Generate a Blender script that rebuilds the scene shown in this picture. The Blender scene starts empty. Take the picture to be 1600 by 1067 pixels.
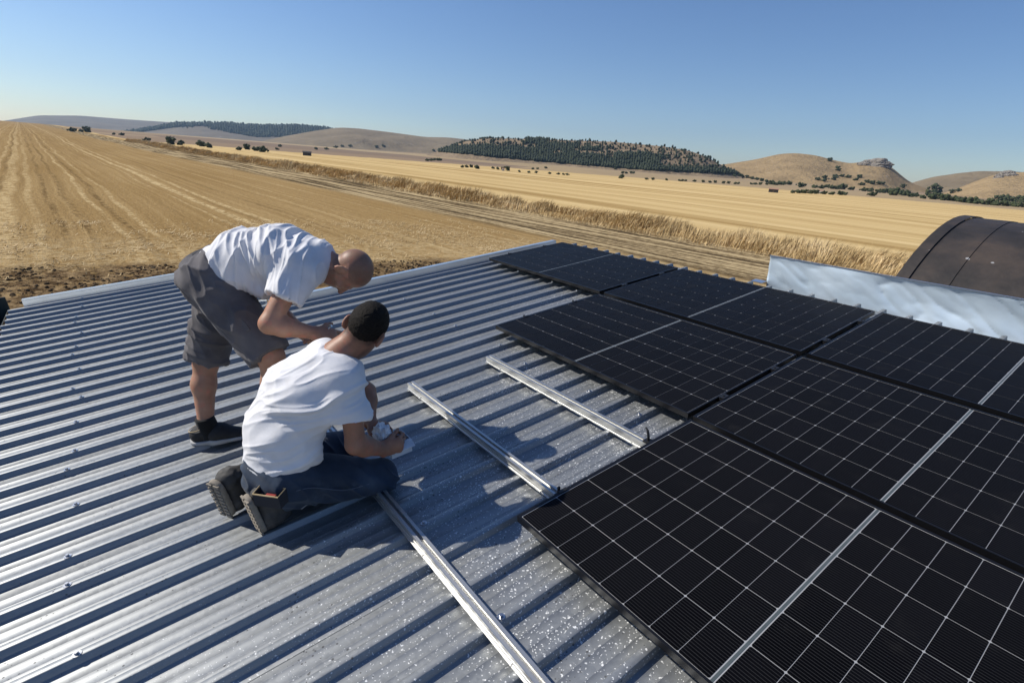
import bpy, math, random
import numpy as np
from mathutils import Matrix, Vector
from mathutils.bvhtree import BVHTree

SC = bpy.context.scene
COL = SC.collection
rng = np.random.default_rng(7)
random.seed(7)

# ------------------------------------------------------------------ camera, light, exposure
# "Roof frame": X across the ribs, Y up the ribs, Z normal, origin at a corner of the front panel.
# The camera was solved against the six solar panels (1.762 x 1.134 m).
F_PX, PW, PH = 830.23, 1600.0, 1067.0
CAM = np.array([1.38356942, -0.99731629, 1.47832830])
CM = np.array([[0.60184056, 0.79763847, -0.03950698],
               [0.28745925, -0.26251877, -0.92111404],
               [-0.74508732, 0.54300715, -0.38728300]])      # rows: image right, image down, forward
UP = np.array([0.012, 0.131, 0.991]); UP /= np.linalg.norm(UP)   # the roof rises 7.5 degrees along its ribs
EX = np.array([1.0, 0, 0]) - UP * UP[0]; EX /= np.linalg.norm(EX)
EY = np.cross(UP, EX)
RWN = np.stack([EX, EY, UP])                                  # roof frame -> world
RW = Matrix([list(r) + [0.0] for r in RWN] + [[0, 0, 0, 1]])
CAMW = RWN @ CAM

cam_d = bpy.data.cameras.new('camera')
cam = bpy.data.objects.new('camera', cam_d); COL.objects.link(cam)
cam_d.sensor_width = 36.0; cam_d.lens = F_PX / PW * 36.0
cam_d.clip_start = 0.05; cam_d.clip_end = 30000
MW = CM @ RWN.T
cam.matrix_world = Matrix([[MW[0][i], -MW[1][i], -MW[2][i], CAMW[i]] for i in range(3)] + [[0, 0, 0, 1]])
SC.camera = cam

SHADOW = np.array([0.765, 0.565])                              # shadow offset on the roof per unit height
sun_dir = RWN @ np.array([-SHADOW[0], -SHADOW[1], 1.0]); sun_dir /= np.linalg.norm(sun_dir)
sun_el = math.asin(sun_dir[2]); sun_az = math.atan2(sun_dir[0], sun_dir[1])
world = bpy.data.worlds.new('World'); SC.world = world; world.use_nodes = True
wn = world.node_tree.nodes; wl = world.node_tree.links
bg = wn['Background']
sky = wn.new('ShaderNodeTexSky'); sky.sky_type = 'NISHITA'; sky.sun_disc = False
sky.sun_elevation = sun_el; sky.sun_rotation = sun_az
sky.altitude = 300; sky.air_density = 1.0; sky.dust_density = 0.35; sky.ozone_density = 4.0
hsv = wn.new('ShaderNodeHueSaturation'); hsv.inputs['Saturation'].default_value = 1.13; hsv.inputs['Hue'].default_value = .508
wl.new(sky.outputs[0], hsv.inputs['Color']); wl.new(hsv.outputs[0], bg.inputs[0]); bg.inputs[1].default_value = 0.105
sun_d = bpy.data.lights.new('sun', 'SUN'); sun_d.energy = 5.0; sun_d.angle = math.radians(0.53)
sun_d.color = (1.0, 0.94, 0.84)
sun = bpy.data.objects.new('sun', sun_d); COL.objects.link(sun)
sun.rotation_euler = Vector(sun_dir).to_track_quat('Z', 'Y').to_euler()
SC.view_settings.view_transform = 'Standard'; SC.view_settings.look = 'None'
SC.view_settings.exposure = 0.12; SC.view_settings.gamma = 1.0
SC.view_settings.use_curve_mapping = False
SC.render.engine = 'CYCLES'
SC.cycles.use_denoising = True
SC.cycles.max_bounces = 6; SC.cycles.volume_bounces = 0
SC.cycles.sample_clamp_indirect = 4.0


def ray_w(u, v):
    """photo pixel -> unit direction in the world"""
    d = RWN @ (CM.T @ np.array([(u - PW / 2) / F_PX, (v - PH / 2) / F_PX, 1.0]))
    return d / np.linalg.norm(d)


def ray_pt(u, v, depth):
    """photo pixel and depth along the view axis -> roof frame"""
    return CAM + CM.T @ (np.array([(u - PW / 2) / F_PX, (v - PH / 2) / F_PX, 1.0]) * depth)


def on_roof(u, v, z):
    d = CM.T @ np.array([(u - PW / 2) / F_PX, (v - PH / 2) / F_PX, 1.0])
    return CAM + d * (z - CAM[2]) / d[2]


# ------------------------------------------------------------------ helpers
def tag(o, label=None, cat=None, group=None, kind=None):
    if label: o['label'] = label
    if cat: o['category'] = cat
    if group: o['group'] = group
    if kind: o['kind'] = kind
    return o


def new_mesh(name, v, f, mat=None, smooth=False):
    me = bpy.data.meshes.new(name)
    v = np.asarray(v, dtype=np.float32)
    if isinstance(f, np.ndarray):
        n, k = f.shape
        me.vertices.add(len(v)); me.vertices.foreach_set('co', v.ravel())
        me.loops.add(n * k); me.loops.foreach_set('vertex_index', f.astype(np.int32).ravel())
        me.polygons.add(n)
        me.polygons.foreach_set('loop_start', np.arange(0, n * k, k, dtype=np.int32))
        me.update(calc_edges=True)
    else:
        me.from_pydata([tuple(float(c) for c in p) for p in v], [], f); me.update()
    if smooth:
        me.polygons.foreach_set('use_smooth', np.ones(len(me.polygons), dtype=bool))
    if mat: me.materials.append(mat)
    return me


def link(name, data, parent=None, matrix=None):
    o = bpy.data.objects.new(name, data); COL.objects.link(o)
    if parent is not None: o.parent = parent
    if matrix is not None:
        if parent is None: o.matrix_world = matrix
        else: o.matrix_local = matrix
    return o


def mesh_obj(name, v, f, mat, parent=None, matrix=None, smooth=False):
    return link(name, new_mesh(name, v, f, mat, smooth), parent, matrix)


def thing(name, loc=(0, 0, 0), label=None, cat=None, group=None, roof=True):
    m = Matrix.Translation(Vector(loc))
    return tag(link(name, None, None, RW @ m if roof else m), label, cat, group)


class MB:
    """collects boxes, prisms and tubes into one mesh"""
    def __init__(s): s.v = []; s.f = []

    def add(s, v, f):
        b = len(s.v); s.v += [tuple(p) for p in v]; s.f += [tuple(i + b for i in q) for q in f]; return s

    def box(s, x0, x1, y0, y1, z0, z1):
        v = [(x, y, z) for z in (z0, z1) for y in (y0, y1) for x in (x0, x1)]
        return s.add(v, [(0, 2, 3, 1), (4, 5, 7, 6), (0, 1, 5, 4), (2, 6, 7, 3), (0, 4, 6, 2), (1, 3, 7, 5)])

    def prism(s, poly, a0, a1, axis='x'):
        """poly: closed ring of 2-D points; extruded along axis (x: points are y,z; y: points are x,z)"""
        n = len(poly); v = []
        for a in (a0, a1):
            for p, q in poly:
                v.append((a, p, q) if axis == 'x' else ((p, a, q) if axis == 'y' else (p, q, a)))
        f = [tuple(range(n - 1, -1, -1)), tuple(range(n, 2 * n))]
        for i in range(n): f.append((i, (i + 1) % n, n + (i + 1) % n, n + i))
        return s.add(v, f)

    def tube(s, pts, r, n=8):
        pts = [Vector(p) for p in pts]; rs = r if hasattr(r, '__len__') else [r] * len(pts)
        b = len(s.v)
        for i, p in enumerate(pts):
            t = (pts[min(i + 1, len(pts) - 1)] - pts[max(i - 1, 0)]).normalized()
            a = t.cross(Vector((0.13, 0.21, 1)).normalized()).normalized(); c = t.cross(a)
            for k in range(n):
                w = 2 * math.pi * k / n
                s.v.append(tuple(p + (a * math.cos(w) + c * math.sin(w)) * rs[i]))
        for i in range(len(pts) - 1):
            for k in range(n):
                s.f.append((b + i * n + k, b + i * n + (k + 1) % n, b + (i + 1) * n + (k + 1) % n, b + (i + 1) * n + k))
        s.f.append(tuple(b + k for k in range(n - 1, -1, -1)))
        s.f.append(tuple(b + (len(pts) - 1) * n + k for k in range(n)))
        return s

    def mesh(s, name, mat, smooth=False): return new_mesh(name, s.v, s.f, mat, smooth)

    def build(s, name, mat, parent=None, matrix=None, smooth=False):
        return link(name, s.mesh(name, mat, smooth), parent, matrix)


def _hash3(ix, iy, iz, seed):
    h = (ix * 374761393 + iy * 668265263 + iz * 2147483647 + seed * 1274126177) & 0xffffffff
    h = ((h ^ (h >> 13)) * 1274126177) & 0xffffffff
    h = (h ^ (h >> 16)) & 0xffffffff
    return h.astype(np.float64) / 4294967295.0


def vnoise(p, seed=0):
    """value noise in 0..1 at points p (n,3)"""
    p = np.asarray(p, dtype=np.float64)
    i = np.floor(p).astype(np.int64); f = p - i; f = f * f * (3 - 2 * f)
    r = 0
    for dx in (0, 1):
        for dy in (0, 1):
            for dz in (0, 1):
                w = (f[:, 0] if dx else 1 - f[:, 0]) * (f[:, 1] if dy else 1 - f[:, 1]) * (f[:, 2] if dz else 1 - f[:, 2])
                r = r + w * _hash3(i[:, 0] + dx, i[:, 1] + dy, i[:, 2] + dz, seed)
    return r


def fbm(p, seed=0, octv=4):
    r = 0; a = .5
    for o in range(octv):
        r = r + a * vnoise(np.asarray(p) * 2 ** o, seed + o * 17); a *= .5
    return r


def sstep(a, b, x):
    t = np.clip((x - a) / (b - a), 0, 1); return t * t * (3 - 2 * t)


# ------------------------------------------------------------------ materials
class NT:
    def __init__(s, name):
        s.m = bpy.data.materials.new(name); s.m.use_nodes = True
        s.t = s.m.node_tree; s.n = s.t.nodes; s.l = s.t.links
        s.b = s.n['Principled BSDF']; s.tc = s.n.new('ShaderNodeTexCoord')

    def put(s, node, i, val):
        if val is None: return
        if isinstance(val, bpy.types.NodeSocket): s.l.new(val, node.inputs[i])
        else:
            if isinstance(val, (tuple, list)) and len(val) == 3 and node.inputs[i].type == 'RGBA': val = (*val, 1)
            node.inputs[i].default_value = val

    def set(s, **k):
        for a, v in k.items(): s.put(s.b, a.replace('_', ' '), v)
        return s

    def math(s, op, a, b=None, c=None, clamp=False):
        n = s.n.new('ShaderNodeMath'); n.operation = op; n.use_clamp = clamp
        s.put(n, 0, a); s.put(n, 1, b); s.put(n, 2, c); return n.outputs[0]

    def vec(s, coord='Object', scale=(1, 1, 1), loc=(0, 0, 0), src=None):
        n = s.n.new('ShaderNodeMapping')
        s.l.new(src if src is not None else s.tc.outputs[coord], n.inputs[0])
        n.inputs['Scale'].default_value = scale; n.inputs['Location'].default_value = loc; return n.outputs[0]

    def noise(s, vec, scale=1.0, detail=4.0, rough=.55, dist=0.0):
        n = s.n.new('ShaderNodeTexNoise'); s.l.new(vec, n.inputs['Vector'])
        n.inputs['Scale'].default_value = scale; n.inputs['Detail'].default_value = detail
        n.inputs['Roughness'].default_value = rough; n.inputs['Distortion'].default_value = dist
        return n.outputs[0]

    def voro(s, vec, scale=1.0, feature='F1', out='Distance', rnd=1.0):
        n = s.n.new('ShaderNodeTexVoronoi'); s.l.new(vec, n.inputs['Vector']); n.feature = feature
        n.inputs['Scale'].default_value = scale; n.inputs['Randomness'].default_value = rnd
        return n.outputs[out]

    def ramp(s, fac, *stops):
        n = s.n.new('ShaderNodeValToRGB'); s.put(n, 0, fac); e = n.color_ramp.elements
        while len(e) < len(stops): e.new(0.5)
        for el, (p, c) in zip(e, stops):
            el.position = p; el.color = (*c, 1) if isinstance(c, (tuple, list)) else (c, c, c, 1)
        return n.outputs[0]

    def step(s, x, a, b):
        n = s.n.new('ShaderNodeMapRange'); n.interpolation_type = 'SMOOTHSTEP'
        s.put(n, 0, x); n.inputs[1].default_value = a; n.inputs[2].default_value = b
        return n.outputs[0]

    def mix(s, fac, a, b, mode='MIX'):
        n = s.n.new('ShaderNodeMix'); n.data_type = 'RGBA'; n.blend_type = mode
        s.put(n, 0, fac); s.put(n, 6, a); s.put(n, 7, b); return n.outputs[2]

    def sep(s, v):
        n = s.n.new('ShaderNodeSeparateXYZ'); s.l.new(v, n.inputs[0]); return n.outputs

    def comb(s, x, y, z):
        n = s.n.new('ShaderNodeCombineXYZ'); s.put(n, 0, x); s.put(n, 1, y); s.put(n, 2, z); return n.outputs[0]

    def bump(s, h, strength=.3, dist=.01):
        n = s.n.new('ShaderNodeBump'); s.l.new(h, n.inputs['Height'])
        n.inputs['Strength'].default_value = strength; n.inputs['Distance'].default_value = dist
        s.l.new(n.outputs[0], s.b.inputs['Normal']); return s


def plain(name, col, rough=.6, metal=0.0, var=.12, scale=20.0, spec=None):
    t = NT(name); n = t.noise(t.vec(), scale, 5)
    a = tuple(c * (1 - var) for c in col); b = tuple(min(1, c * (1 + var)) for c in col)
    t.set(Base_Color=t.ramp(n, (.3, a), (.7, b)), Roughness=rough, Metallic=metal)
    if spec is not None: t.set(Specular_IOR_Level=spec)
    t.bump(n, .08, .004); return t.m


def mat_sheet():
    """galvanised sheet: spangle, dull streaks along the ribs, dried splashes and dark grit"""
    t = NT('galvanised_sheet')
    o = t.vec()
    spang = t.voro(o, 70, out='Color'); sp = t.sep(spang)[0]
    streak = t.noise(t.vec(scale=(14, 1.1, 14)), 1.0, 5)
    big = t.noise(o, 1.7, 3)
    v = t.math('ADD', t.math('MULTIPLY', sp, .10), t.math('ADD', t.math('MULTIPLY', streak, .22), t.math('MULTIPLY', big, .43)))
    col = t.ramp(v, (.18, (.218, .230, .238)), (.55, (.322, .336, .344)))
    # white dried splashes: clustered droplets of different size
    wob = t.noise(o, 55, 2)
    ov = t.n.new('ShaderNodeVectorMath'); ov.operation = 'MULTIPLY_ADD'
    wc = t.n.new('ShaderNodeTexNoise'); t.l.new(o, wc.inputs['Vector']); wc.inputs['Scale'].default_value = 60
    t.l.new(wc.outputs['Color'], ov.inputs[0]); ov.inputs[1].default_value = (.018, .018, .018); t.l.new(o, ov.inputs[2])
    d1 = t.voro(ov.outputs[0], 42); d2 = t.voro(ov.outputs[0], 90)
    den = t.noise(t.vec(scale=(1, .7, 1)), 2.6, 3)
    xy = t.sep(o)
    # more of them on the part of the roof that has been worked on (towards +X)
    wxy = t.sep(t.vec(src=t.n_geo()))
    work = t.step(t.math('ADD', wxy[0], t.math('MULTIPLY', wxy[1], .8)), -2.3, -.1)
    thr = t.math('MULTIPLY', work, t.math('MULTIPLY', den, .30))
    s1 = t.math('LESS_THAN', d1, t.math('MULTIPLY', thr, 1.0)); s2 = t.math('LESS_THAN', d2, t.math('MULTIPLY', thr, 1.25))
    splash = t.math('MAXIMUM', s1, s2)
    grit_d = t.voro(t.vec(loc=(3.1, 1.7, 0)), 46); gd = t.noise(t.vec(loc=(7, 2, 1)), 5, 2)
    grit = t.math('LESS_THAN', grit_d, t.math('MULTIPLY', t.step(gd, .38, .7), .20))
    col = t.mix(t.math('MULTIPLY', grit, .8), col, (.05, .05, .05))
    col = t.mix(t.math('MULTIPLY', splash, .75), col, (.85, .86, .85))
    met = t.math("SUBTRACT", .62, t.math('MULTIPLY', t.math('MAXIMUM', splash, grit), .48))
    rg = t.math('ADD', .37, t.math('MULTIPLY', t.noise(t.vec(scale=(5, 1, 5)), 3, 4), .16))
    rg = t.math('ADD', rg, t.math('MULTIPLY', t.math('MULTIPLY', sp, .06), 1))
    t.set(Base_Color=col, Metallic=met, Roughness=rg)
    t.bump(t.math('ADD', t.noise(t.vec(scale=(2, .5, 2)), 5, 3), t.math('MULTIPLY', splash, .15)), .06, .012)
    return t.m



M_FLASH = plain('bright_flashing', (.72, .76, .80), .28, .9, .08, 3)
M_ALU = NT('aluminium')
M_ALU.set(Base_Color=(.50, .50, .485), Metallic=.8,
          Roughness=M_ALU.ramp(M_ALU.noise(M_ALU.vec(scale=(.6, 60, 60)), 3, 4), (.3, .30), (.7, .46)))
M_ALU = M_ALU.m
M_BLACKFRAME = plain('black_anodised', (.018, .018, .02), .32, .6, .15, 30)
M_BLACK = plain('black_clamp', (.015, .015, .016), .45, .2, .2, 60)
M_STEEL = plain('screw_steel', (.55, .55, .55), .3, 1.0, .1, 100)
M_RUBBER = plain('washer_rubber', (.02, .02, .02), .7)
M_DARKGUT = plain('dark_green_gutter', (.035, .045, .042), .5, .2)
M_BLOCK = plain('rendered_block', (.42, .40, .37), .9, 0, .15, 6)
M_WHITEBACK = NT('white_backsheet'); M_WHITEBACK.set(Base_Color=(.33, .335, .34), Roughness=.35, Coat_Weight=.25, Coat_Roughness=.05); M_WHITEBACK = M_WHITEBACK.m
M_MIDSTRIP = plain('busbar_strip', (.10, .12, .12), .35, .3)


def mat_cell():
    t = NT('solar_cell')
    y = t.sep(t.tc.outputs['Object'])[1]
    ph = t.math('FRACT', t.math('ADD', t.math('MULTIPLY', y, 1 / .01135), .5))
    line = t.math('LESS_THAN', t.math('ABSOLUTE', t.math('SUBTRACT', ph, .5)), .11)
    oi = t.n.new('ShaderNodeObjectInfo')
    g = t.vec('Object', src=t.tc.outputs['Object'])
    dust = t.noise(t.vec(src=t.n_geo()), 7, 5, .6)
    base = t.mix(oi.outputs['Random'], (.0020, .0020, .0026), (.0036, .0036, .0048))
    base = t.mix(line, base, (.021, .021, .0225))
    base = t.mix(t.math('MULTIPLY', t.step(dust, .55,   .85), .025), base, (.25, .24, .22))
    t.set(Base_Color=base, Roughness=t.math('ADD', .26, t.math('MULTIPLY', dust, .18)), Specular_IOR_Level=.045, IOR=1.4)
    return t.m


def _geo(s):
    n = s.n.new('ShaderNodeNewGeometry'); return n.outputs['Position']


NT.n_geo = _geo
M_CELL = mat_cell()
M_SHEET = mat_sheet()

# ------------------------------------------------------------------ ground
GZ = -3.2


def rise(x, y):
    dx = x - CAMW[0]; dy = y - CAMW[1]
    d = np.hypot(dx, dy)
    az = np.arctan2(dy, -dx)                                  # 0 towards -X, grows towards +Y
    amp = 3.2 + 5.5 * sstep(0.35, 0.75, az) - 2.0 * sstep(1.05, 1.3, az)
    return amp * sstep(320, 1300, d) + 1.6 * sstep(60, 420, d) * (1 - sstep(0.06, 0.16, np.abs(az + .12)))


def ground_z(x, y):
    x = np.asarray(x, float); y = np.asarray(y, float)
    p = np.stack([x * .02, y * .02, np.zeros_like(x)], -1).reshape(-1, 3)
    d = np.hypot(x - CAMW[0], y - CAMW[1])
    w = (vnoise(p, 3).reshape(x.shape) - .5) * .5 * sstep(30, 120, d)
    yy = y - .065 * x
    berm = .35 * np.exp(-((yy - 35) / 2.2) ** 2)
    return GZ + rise(x, y) + w + berm


def mat_ground():
    t = NT('fields')
    P = t.n_geo(); s = t.sep(P)
    x, y = s[0], s[1]
    yy = t.math('SUBTRACT', y, t.math('MULTIPLY', x, .065))
    wobv = t.comb(t.math('MULTIPLY', x, .05), t.math('MULTIPLY', yy, .2), 0.0)
    wob = t.math('SUBTRACT', t.noise(wobv, 1, 3), .5)
    yw = t.math('ADD', yy, t.math('MULTIPLY', wob, 1.6))
    dist = t.math('SQRT', t.math('ADD', t.math('POWER', t.math('SUBTRACT', x, float(CAMW[0])), 2), t.math('POWER', t.math('SUBTRACT', y, float(CAMW[1])), 2)))
    fine = t.noise(t.comb(t.math('MULTIPLY', x, 1.4), t.math('MULTIPLY', yy, 6.0), 0.0), 1.0, 6, .65)
    rows = t.noise(t.comb(t.math('MULTIPLY', x, .02), t.math('MULTIPLY', yw, 2.2), 0.0), 1.0, 4, .6)
    big = t.noise(t.comb(t.math('MULTIPLY', x, .03), t.math('MULTIPLY', yy, .12), 0.0), 1.0, 4, .6)
    straw = t.noise(P, 2.6, 6, .7)
    # left stubble field
    fl = t.ramp(t.math('ADD', t.math('MULTIPLY', fine, .5), t.math('MULTIPLY', rows, .5)),
                (.28, (.195, .126, .054)), (.50, (.33, .221, .098)), (.72, (.465, .335, .162)))
    fl = t.mix(t.math('MULTIPLY', t.step(big, .4, .7), .45), fl, (.25, .155, .058))
    pale = (.60, .455, .24)
    dk = (.115, .072, .032)
    brk = t.noise(t.comb(t.math('MULTIPLY', x, .07), t.math('MULTIPLY', yy, .8), 0.0), 1.0, 4, .6)
    def track(c, w, amt, src):
        nonlocal fl
        k = t.math('ABSOLUTE', t.math('SUBTRACT', yw, c))
        f = t.math('SUBTRACT', 1.0, t.step(k, w * .3, w))
        f = t.math('MULTIPLY', f, t.math('MULTIPLY', t.math('MULTIPLY', t.step(straw, .40, .62), t.step(brk, .30, .52)), amt))
        fl = t.mix(f, fl, src)
    track(8.0, .45, 1.25, pale); track(9.2, .32, 1.0, pale); track(6.9, .2, .6, pale)
    track(-2.6, .6, .8, pale); track(-3.7, .3, .8, pale); track(-1.5, .3, .6, pale)
    track(1.6, .22, .9, pale); track(2.9, .2, .7, pale); track(.4, .25, .8, dk); track(2.2, .22, .9, dk)
    track(-.6, .25, .8, dk); track(-3.1, .25, .8, dk); track(14.5, .2, .5, pale); track(16.3, .2, .5, pale); track(20, .25, .5, pale)
    track(-7.5, .4, .6, pale); track(-6.2, .3, .6, pale); track(11.5, .3, .5, dk); track(-12, .5, .5, pale)
    # headland next to the buildings: turned straw, then dark soil
    hx = t.math('SUBTRACT', t.math('ADD', x, t.math('MULTIPLY', t.math('SUBTRACT', t.noise(P, .35, 4), .5), 4.0)), t.math('MULTIPLY', y, .17))
    head = t.math('MULTIPLY', t.step(hx, -30, -25), t.step(straw, .42, .6))
    fl = t.mix(t.math('MULTIPLY', head, .65), fl, (.46, .345, .185))
    soil_c = t.ramp(t.noise(P, 2.2, 7, .75), (.34, (.030, .019, .010)), (.47, (.105, .068, .036)), (.60, (.30, .21, .11)))
    soil = t.math('MULTIPLY', t.step(hx, -22.4, -20.8), t.math('SUBTRACT', 1.0, t.step(yy, 15.5, 18.5)))
    # road and ruts beside the grass strip
    ruts = t.noise(t.comb(t.math('MULTIPLY', x, .05), t.math('MULTIPLY', yw, 1.5), 0.0), 1.0, 3, .5)
    rsum = t.math('ADD', t.math('MULTIPLY', ruts, .7), t.math('MULTIPLY', straw, .35))
    road = t.ramp(rsum, (.42, (.055, .040, .025)), (.50, (.20, .145, .078)), (.60, (.47, .36, .20)))
    rmask = t.math('MULTIPLY', t.step(yw, 22.5, 24.6), t.math('SUBTRACT', 1.0, t.step(yw, 32.5, 34)))
    fl = t.mix(rmask, fl, road)
    # right field: pale, combed lengthwise
    r2 = t.noise(t.comb(t.math('MULTIPLY', x, .004), t.math('MULTIPLY', yy, .16), 0.0), 1.0, 5, .62)
    r3 = t.noise(t.comb(t.math('MULTIPLY', x, .03), t.math('MULTIPLY', yy, 1.2), 0.0), 1.0, 4, .6)
    fr = t.ramp(t.math('ADD', t.math('MULTIPLY', r2, .7), t.math('MULTIPLY', r3, .3)),
                (.37, (.34, .222, .088)), (.48, (.55, .392, .180)), (.62, (.67, .505, .258)))
    right = t.step(yy, 36.5, 38.5)
    col = t.mix(right, fl, fr)
    col = t.mix(t.math('MULTIPLY', soil, t.step(straw, .30, .50)), col, soil_c)
    # far patchwork of fields
    pv = t.voro(t.comb(t.math('MULTIPLY', x, .0022), t.math('MULTIPLY', yy, .0052), 0.0), 1.0, out='Color', rnd=.85)
    pk = t.sep(pv)[0]
    fp = t.ramp(pk, (.0, (.44, .34, .20)), (.25, (.25, .18, .125)), (.45, (.42, .325, .20)), (.62, (.205, .15, .112)), (.8, (.36, .27, .16)))
    fp = t.mix(t.math('MULTIPLY', t.step(t.noise(P, .02, 5), .5, .7), .4), fp, (.24, .19, .13))
    far = t.step(t.math('ADD', dist, t.math('MULTIPLY', t.math('SUBTRACT', big, .5), 60)), 330, 345)
    far = t.math('MULTIPLY', far, t.step(yy, 40, 46))
    col = t.mix(far, col, fp)
    t.set(Base_Color=col, Roughness=1.0, Specular_IOR_Level=0.0)
    h = t.math('ADD', t.math('MULTIPLY', straw, .6), t.math('MULTIPLY', fine, .6))
    t.bump(h, .9, .12)
    return t.m


def build_ground():
    rad = np.concatenate([[0.0], np.geomspace(4, 5000, 115)])
    ang = np.linspace(0, 2 * math.pi, 361)[:-1]
    # the view looks towards -X+Y: keep the same angular step all round
    R, A = np.meshgrid(rad[1:], ang, indexing='ij')
    x = CAMW[0] + R * np.cos(A); y = CAMW[1] + R * np.sin(A)
    v = np.stack([x, y, ground_z(x, y)], -1).reshape(-1, 3)
    n = len(ang); m = len(rad) - 1
    i, j = np.meshgrid(np.arange(m - 1), np.arange(n), indexing='ij')
    a = i * n + j; b = i * n + (j + 1) % n
    f = np.stack([a, a + n, b + n, b], -1).reshape(-1, 4)
    v = np.vstack([v, [[CAMW[0], CAMW[1], GZ]]]); c = len(v) - 1
    fc = [(c, int(k), int((k + 1) % n)) for k in range(n)]
    me = new_mesh('ground', v, [tuple(q) for q in f.tolist()] + fc, mat_ground(), True)
    return tag(link('ground', me), 'golden stubble fields around the shed', None, None, 'structure')


ground = build_ground()


# ------------------------------------------------------------------ hills
def mat_hill(name, grass, dark, rock, dk=.5, sc=.02):
    t = NT(name); P = t.n_geo()
    n1 = t.noise(P, sc, 6, .6); n2 = t.noise(P, sc * 6, 5, .6)
    col = t.mix(t.step(n1, .35, .65), grass, tuple(.80 * c for c in grass))
    col = t.mix(t.math('MULTIPLY', t.step(n2, .52, .72), dk), col, dark)
    col = t.mix(t.math('MULTIPLY', t.step(t.noise(P, sc * 3, 6, .7), .62, .7), .6), col, rock)
    t.set(Base_Color=col, Roughness=.95, Specular_IOR_Level=.1)
    t.bump(t.math('ADD', n1, n2), .8, 4.0); return t.m


HILL_PARTS = []


def hill(pts, dist, width, back, mat, label, seed, rough=.05, power=1.15, base=-14):
    """ridge whose skyline follows pts (photo pixels) at the distance dist; a full body with front and back slopes"""
    pts = np.array(pts, float)
    us = np.arange(pts[0, 0], pts[-1, 0] + .1, 4.0)
    vs = np.interp(us, pts[:, 0], pts[:, 1])
    k = np.ones(5) / 5
    vs = np.convolve(np.pad(vs, 2, mode='edge'), k, mode='valid')
    rid = []
    for u, v in zip(us, vs):
        d = ray_w(u, v); h = math.hypot(d[0], d[1])
        rid.append(CAMW + d * (dist / h))
    rid = np.array(rid); n = len(rid)
    toc = CAMW[None, :2] - rid[:, :2]; toc /= np.linalg.norm(toc, axis=1)[:, None]
    nv, nb = 34, 10
    V = []
    for k in range(-nb, nv + 1):
        s = k / nv if k >= 0 else -k / nb
        w = width * s if k >= 0 else -back * s
        xy = rid[:, :2] + toc * w
        z = base + (rid[:, 2] - base) * (1 - s) ** power if k >= 0 else base + (rid[:, 2] - base) * (1 - s ** 2)
        H = np.maximum(rid[:, 2] - base, 1)
        q = np.stack([xy[:, 0], xy[:, 1], np.zeros(n)], -1)
        g = (fbm(q / (dist * .07), seed, 4) - .47) * 2
        z = z + g * H * rough * 4 * s * (1 - s) * 2.2
        V.append(np.stack([xy[:, 0], xy[:, 1], z], -1))
    V = np.array(V).reshape(-1, 3); m = nv + nb + 1
    i, j = np.meshgrid(np.arange(m - 1), np.arange(n - 1), indexing='ij')
    a = (i * n + j)
    f = np.stack([a, a + 1, a + n + 1, a + n], -1).reshape(-1, 4)
    o = mesh_obj('hill', V, f, mat, smooth=True)
    tag(o, label, None, None, 'structure')
    HILL_PARTS.append((V, f)); return V, f


MH_E = mat_hill('dry_grass_hill', (.35, .25, .132), (.20, .148, .082), (.40, .34, .26), .5, .03)
MH_D = mat_hill('forest_hill_ground', (.29, .215, .135), (.16, .125, .075), (.42, .36, .28), .5, .03)
MH_C = mat_hill('brown_hill', (.235, .182, .112), (.135, .108, .072), (.34, .28, .21), .55, .012)
MH_A = mat_hill('far_hill', (.19, .158, .115), (.10, .092, .074), (.36, .31, .26), .5, .006)
hA = hill([(-60, 196), (0, 190), (60, 180.5), (125, 181), (200, 187), (290, 193), (380, 200), (470, 206), (560, 214)], 3900, 1500, 900, MH_A, 'far hazy hill at the left end of the skyline', 11, .05)
hB = hill([(150, 214), (200, 207), (240, 200), (275, 193), (340, 192.5), (400, 197), (460, 197), (505, 200), (540, 206), (600, 216), (660, 226)], 2700, 900, 700, MH_A, 'hill with dark woods along its crest', 12, .06)
hC = hill([(380, 228), (440, 214), (490, 205), (530, 199.5), (560, 201), (610, 207), (665, 214.5), (700, 215), (735, 219), (780, 226), (850, 236), (930, 250)], 1700, 620, 500, MH_C, 'bare brown hill left of the wooded hill', 13, .09)
hE = hill([(1040, 262), (1085, 257), (1130, 257.5), (1180, 249.5), (1220, 240.5), (1245, 239.5), (1275, 243), (1305, 251), (1330, 256), (1352, 252), (1385, 256), (1398, 265), (1410, 276), (1424, 286), (1450, 296), (1480, 304)], 960, 300, 260, MH_E, 'rounded dry grass hill with a rocky knob', 15, .05, 1.05)
hD = hill([(640, 250), (690, 235), (722, 222), (757, 216.5), (800, 217), (860, 218.5), (960, 222), (1040, 229.5), (1080, 236.5), (1105, 246), (1125, 257), (1142, 267), (1160, 276)], 800, 190, 240, MH_D, 'wooded hill in the middle of the skyline', 14, .07, 1.0)
hF = hill([(1380, 300), (1424, 286), (1460, 277), (1495, 271), (1530, 267.5), (1575, 268), (1640, 271), (1700, 276)], 1250, 420, 300, MH_C, 'brown ridge at the right end of the skyline', 16, .08)
hG = hill([(1440, 312), (1490, 297), (1530, 281), (1560, 271.5), (1585, 270), (1640, 268), (1720, 272)], 900, 260, 240, MH_E, 'dry grass slope with pale crags at the right edge', 17, .05)


def bvh_of(parts):
    V = []; Fs = []; b = 0
    for v, f in parts:
        V.append(v); Fs.append(f + b); b += len(v)
    return BVHTree.FromPolygons([tuple(p) for p in np.vstack(V).tolist()], [tuple(q) for q in np.vstack(Fs).tolist()])


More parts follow.
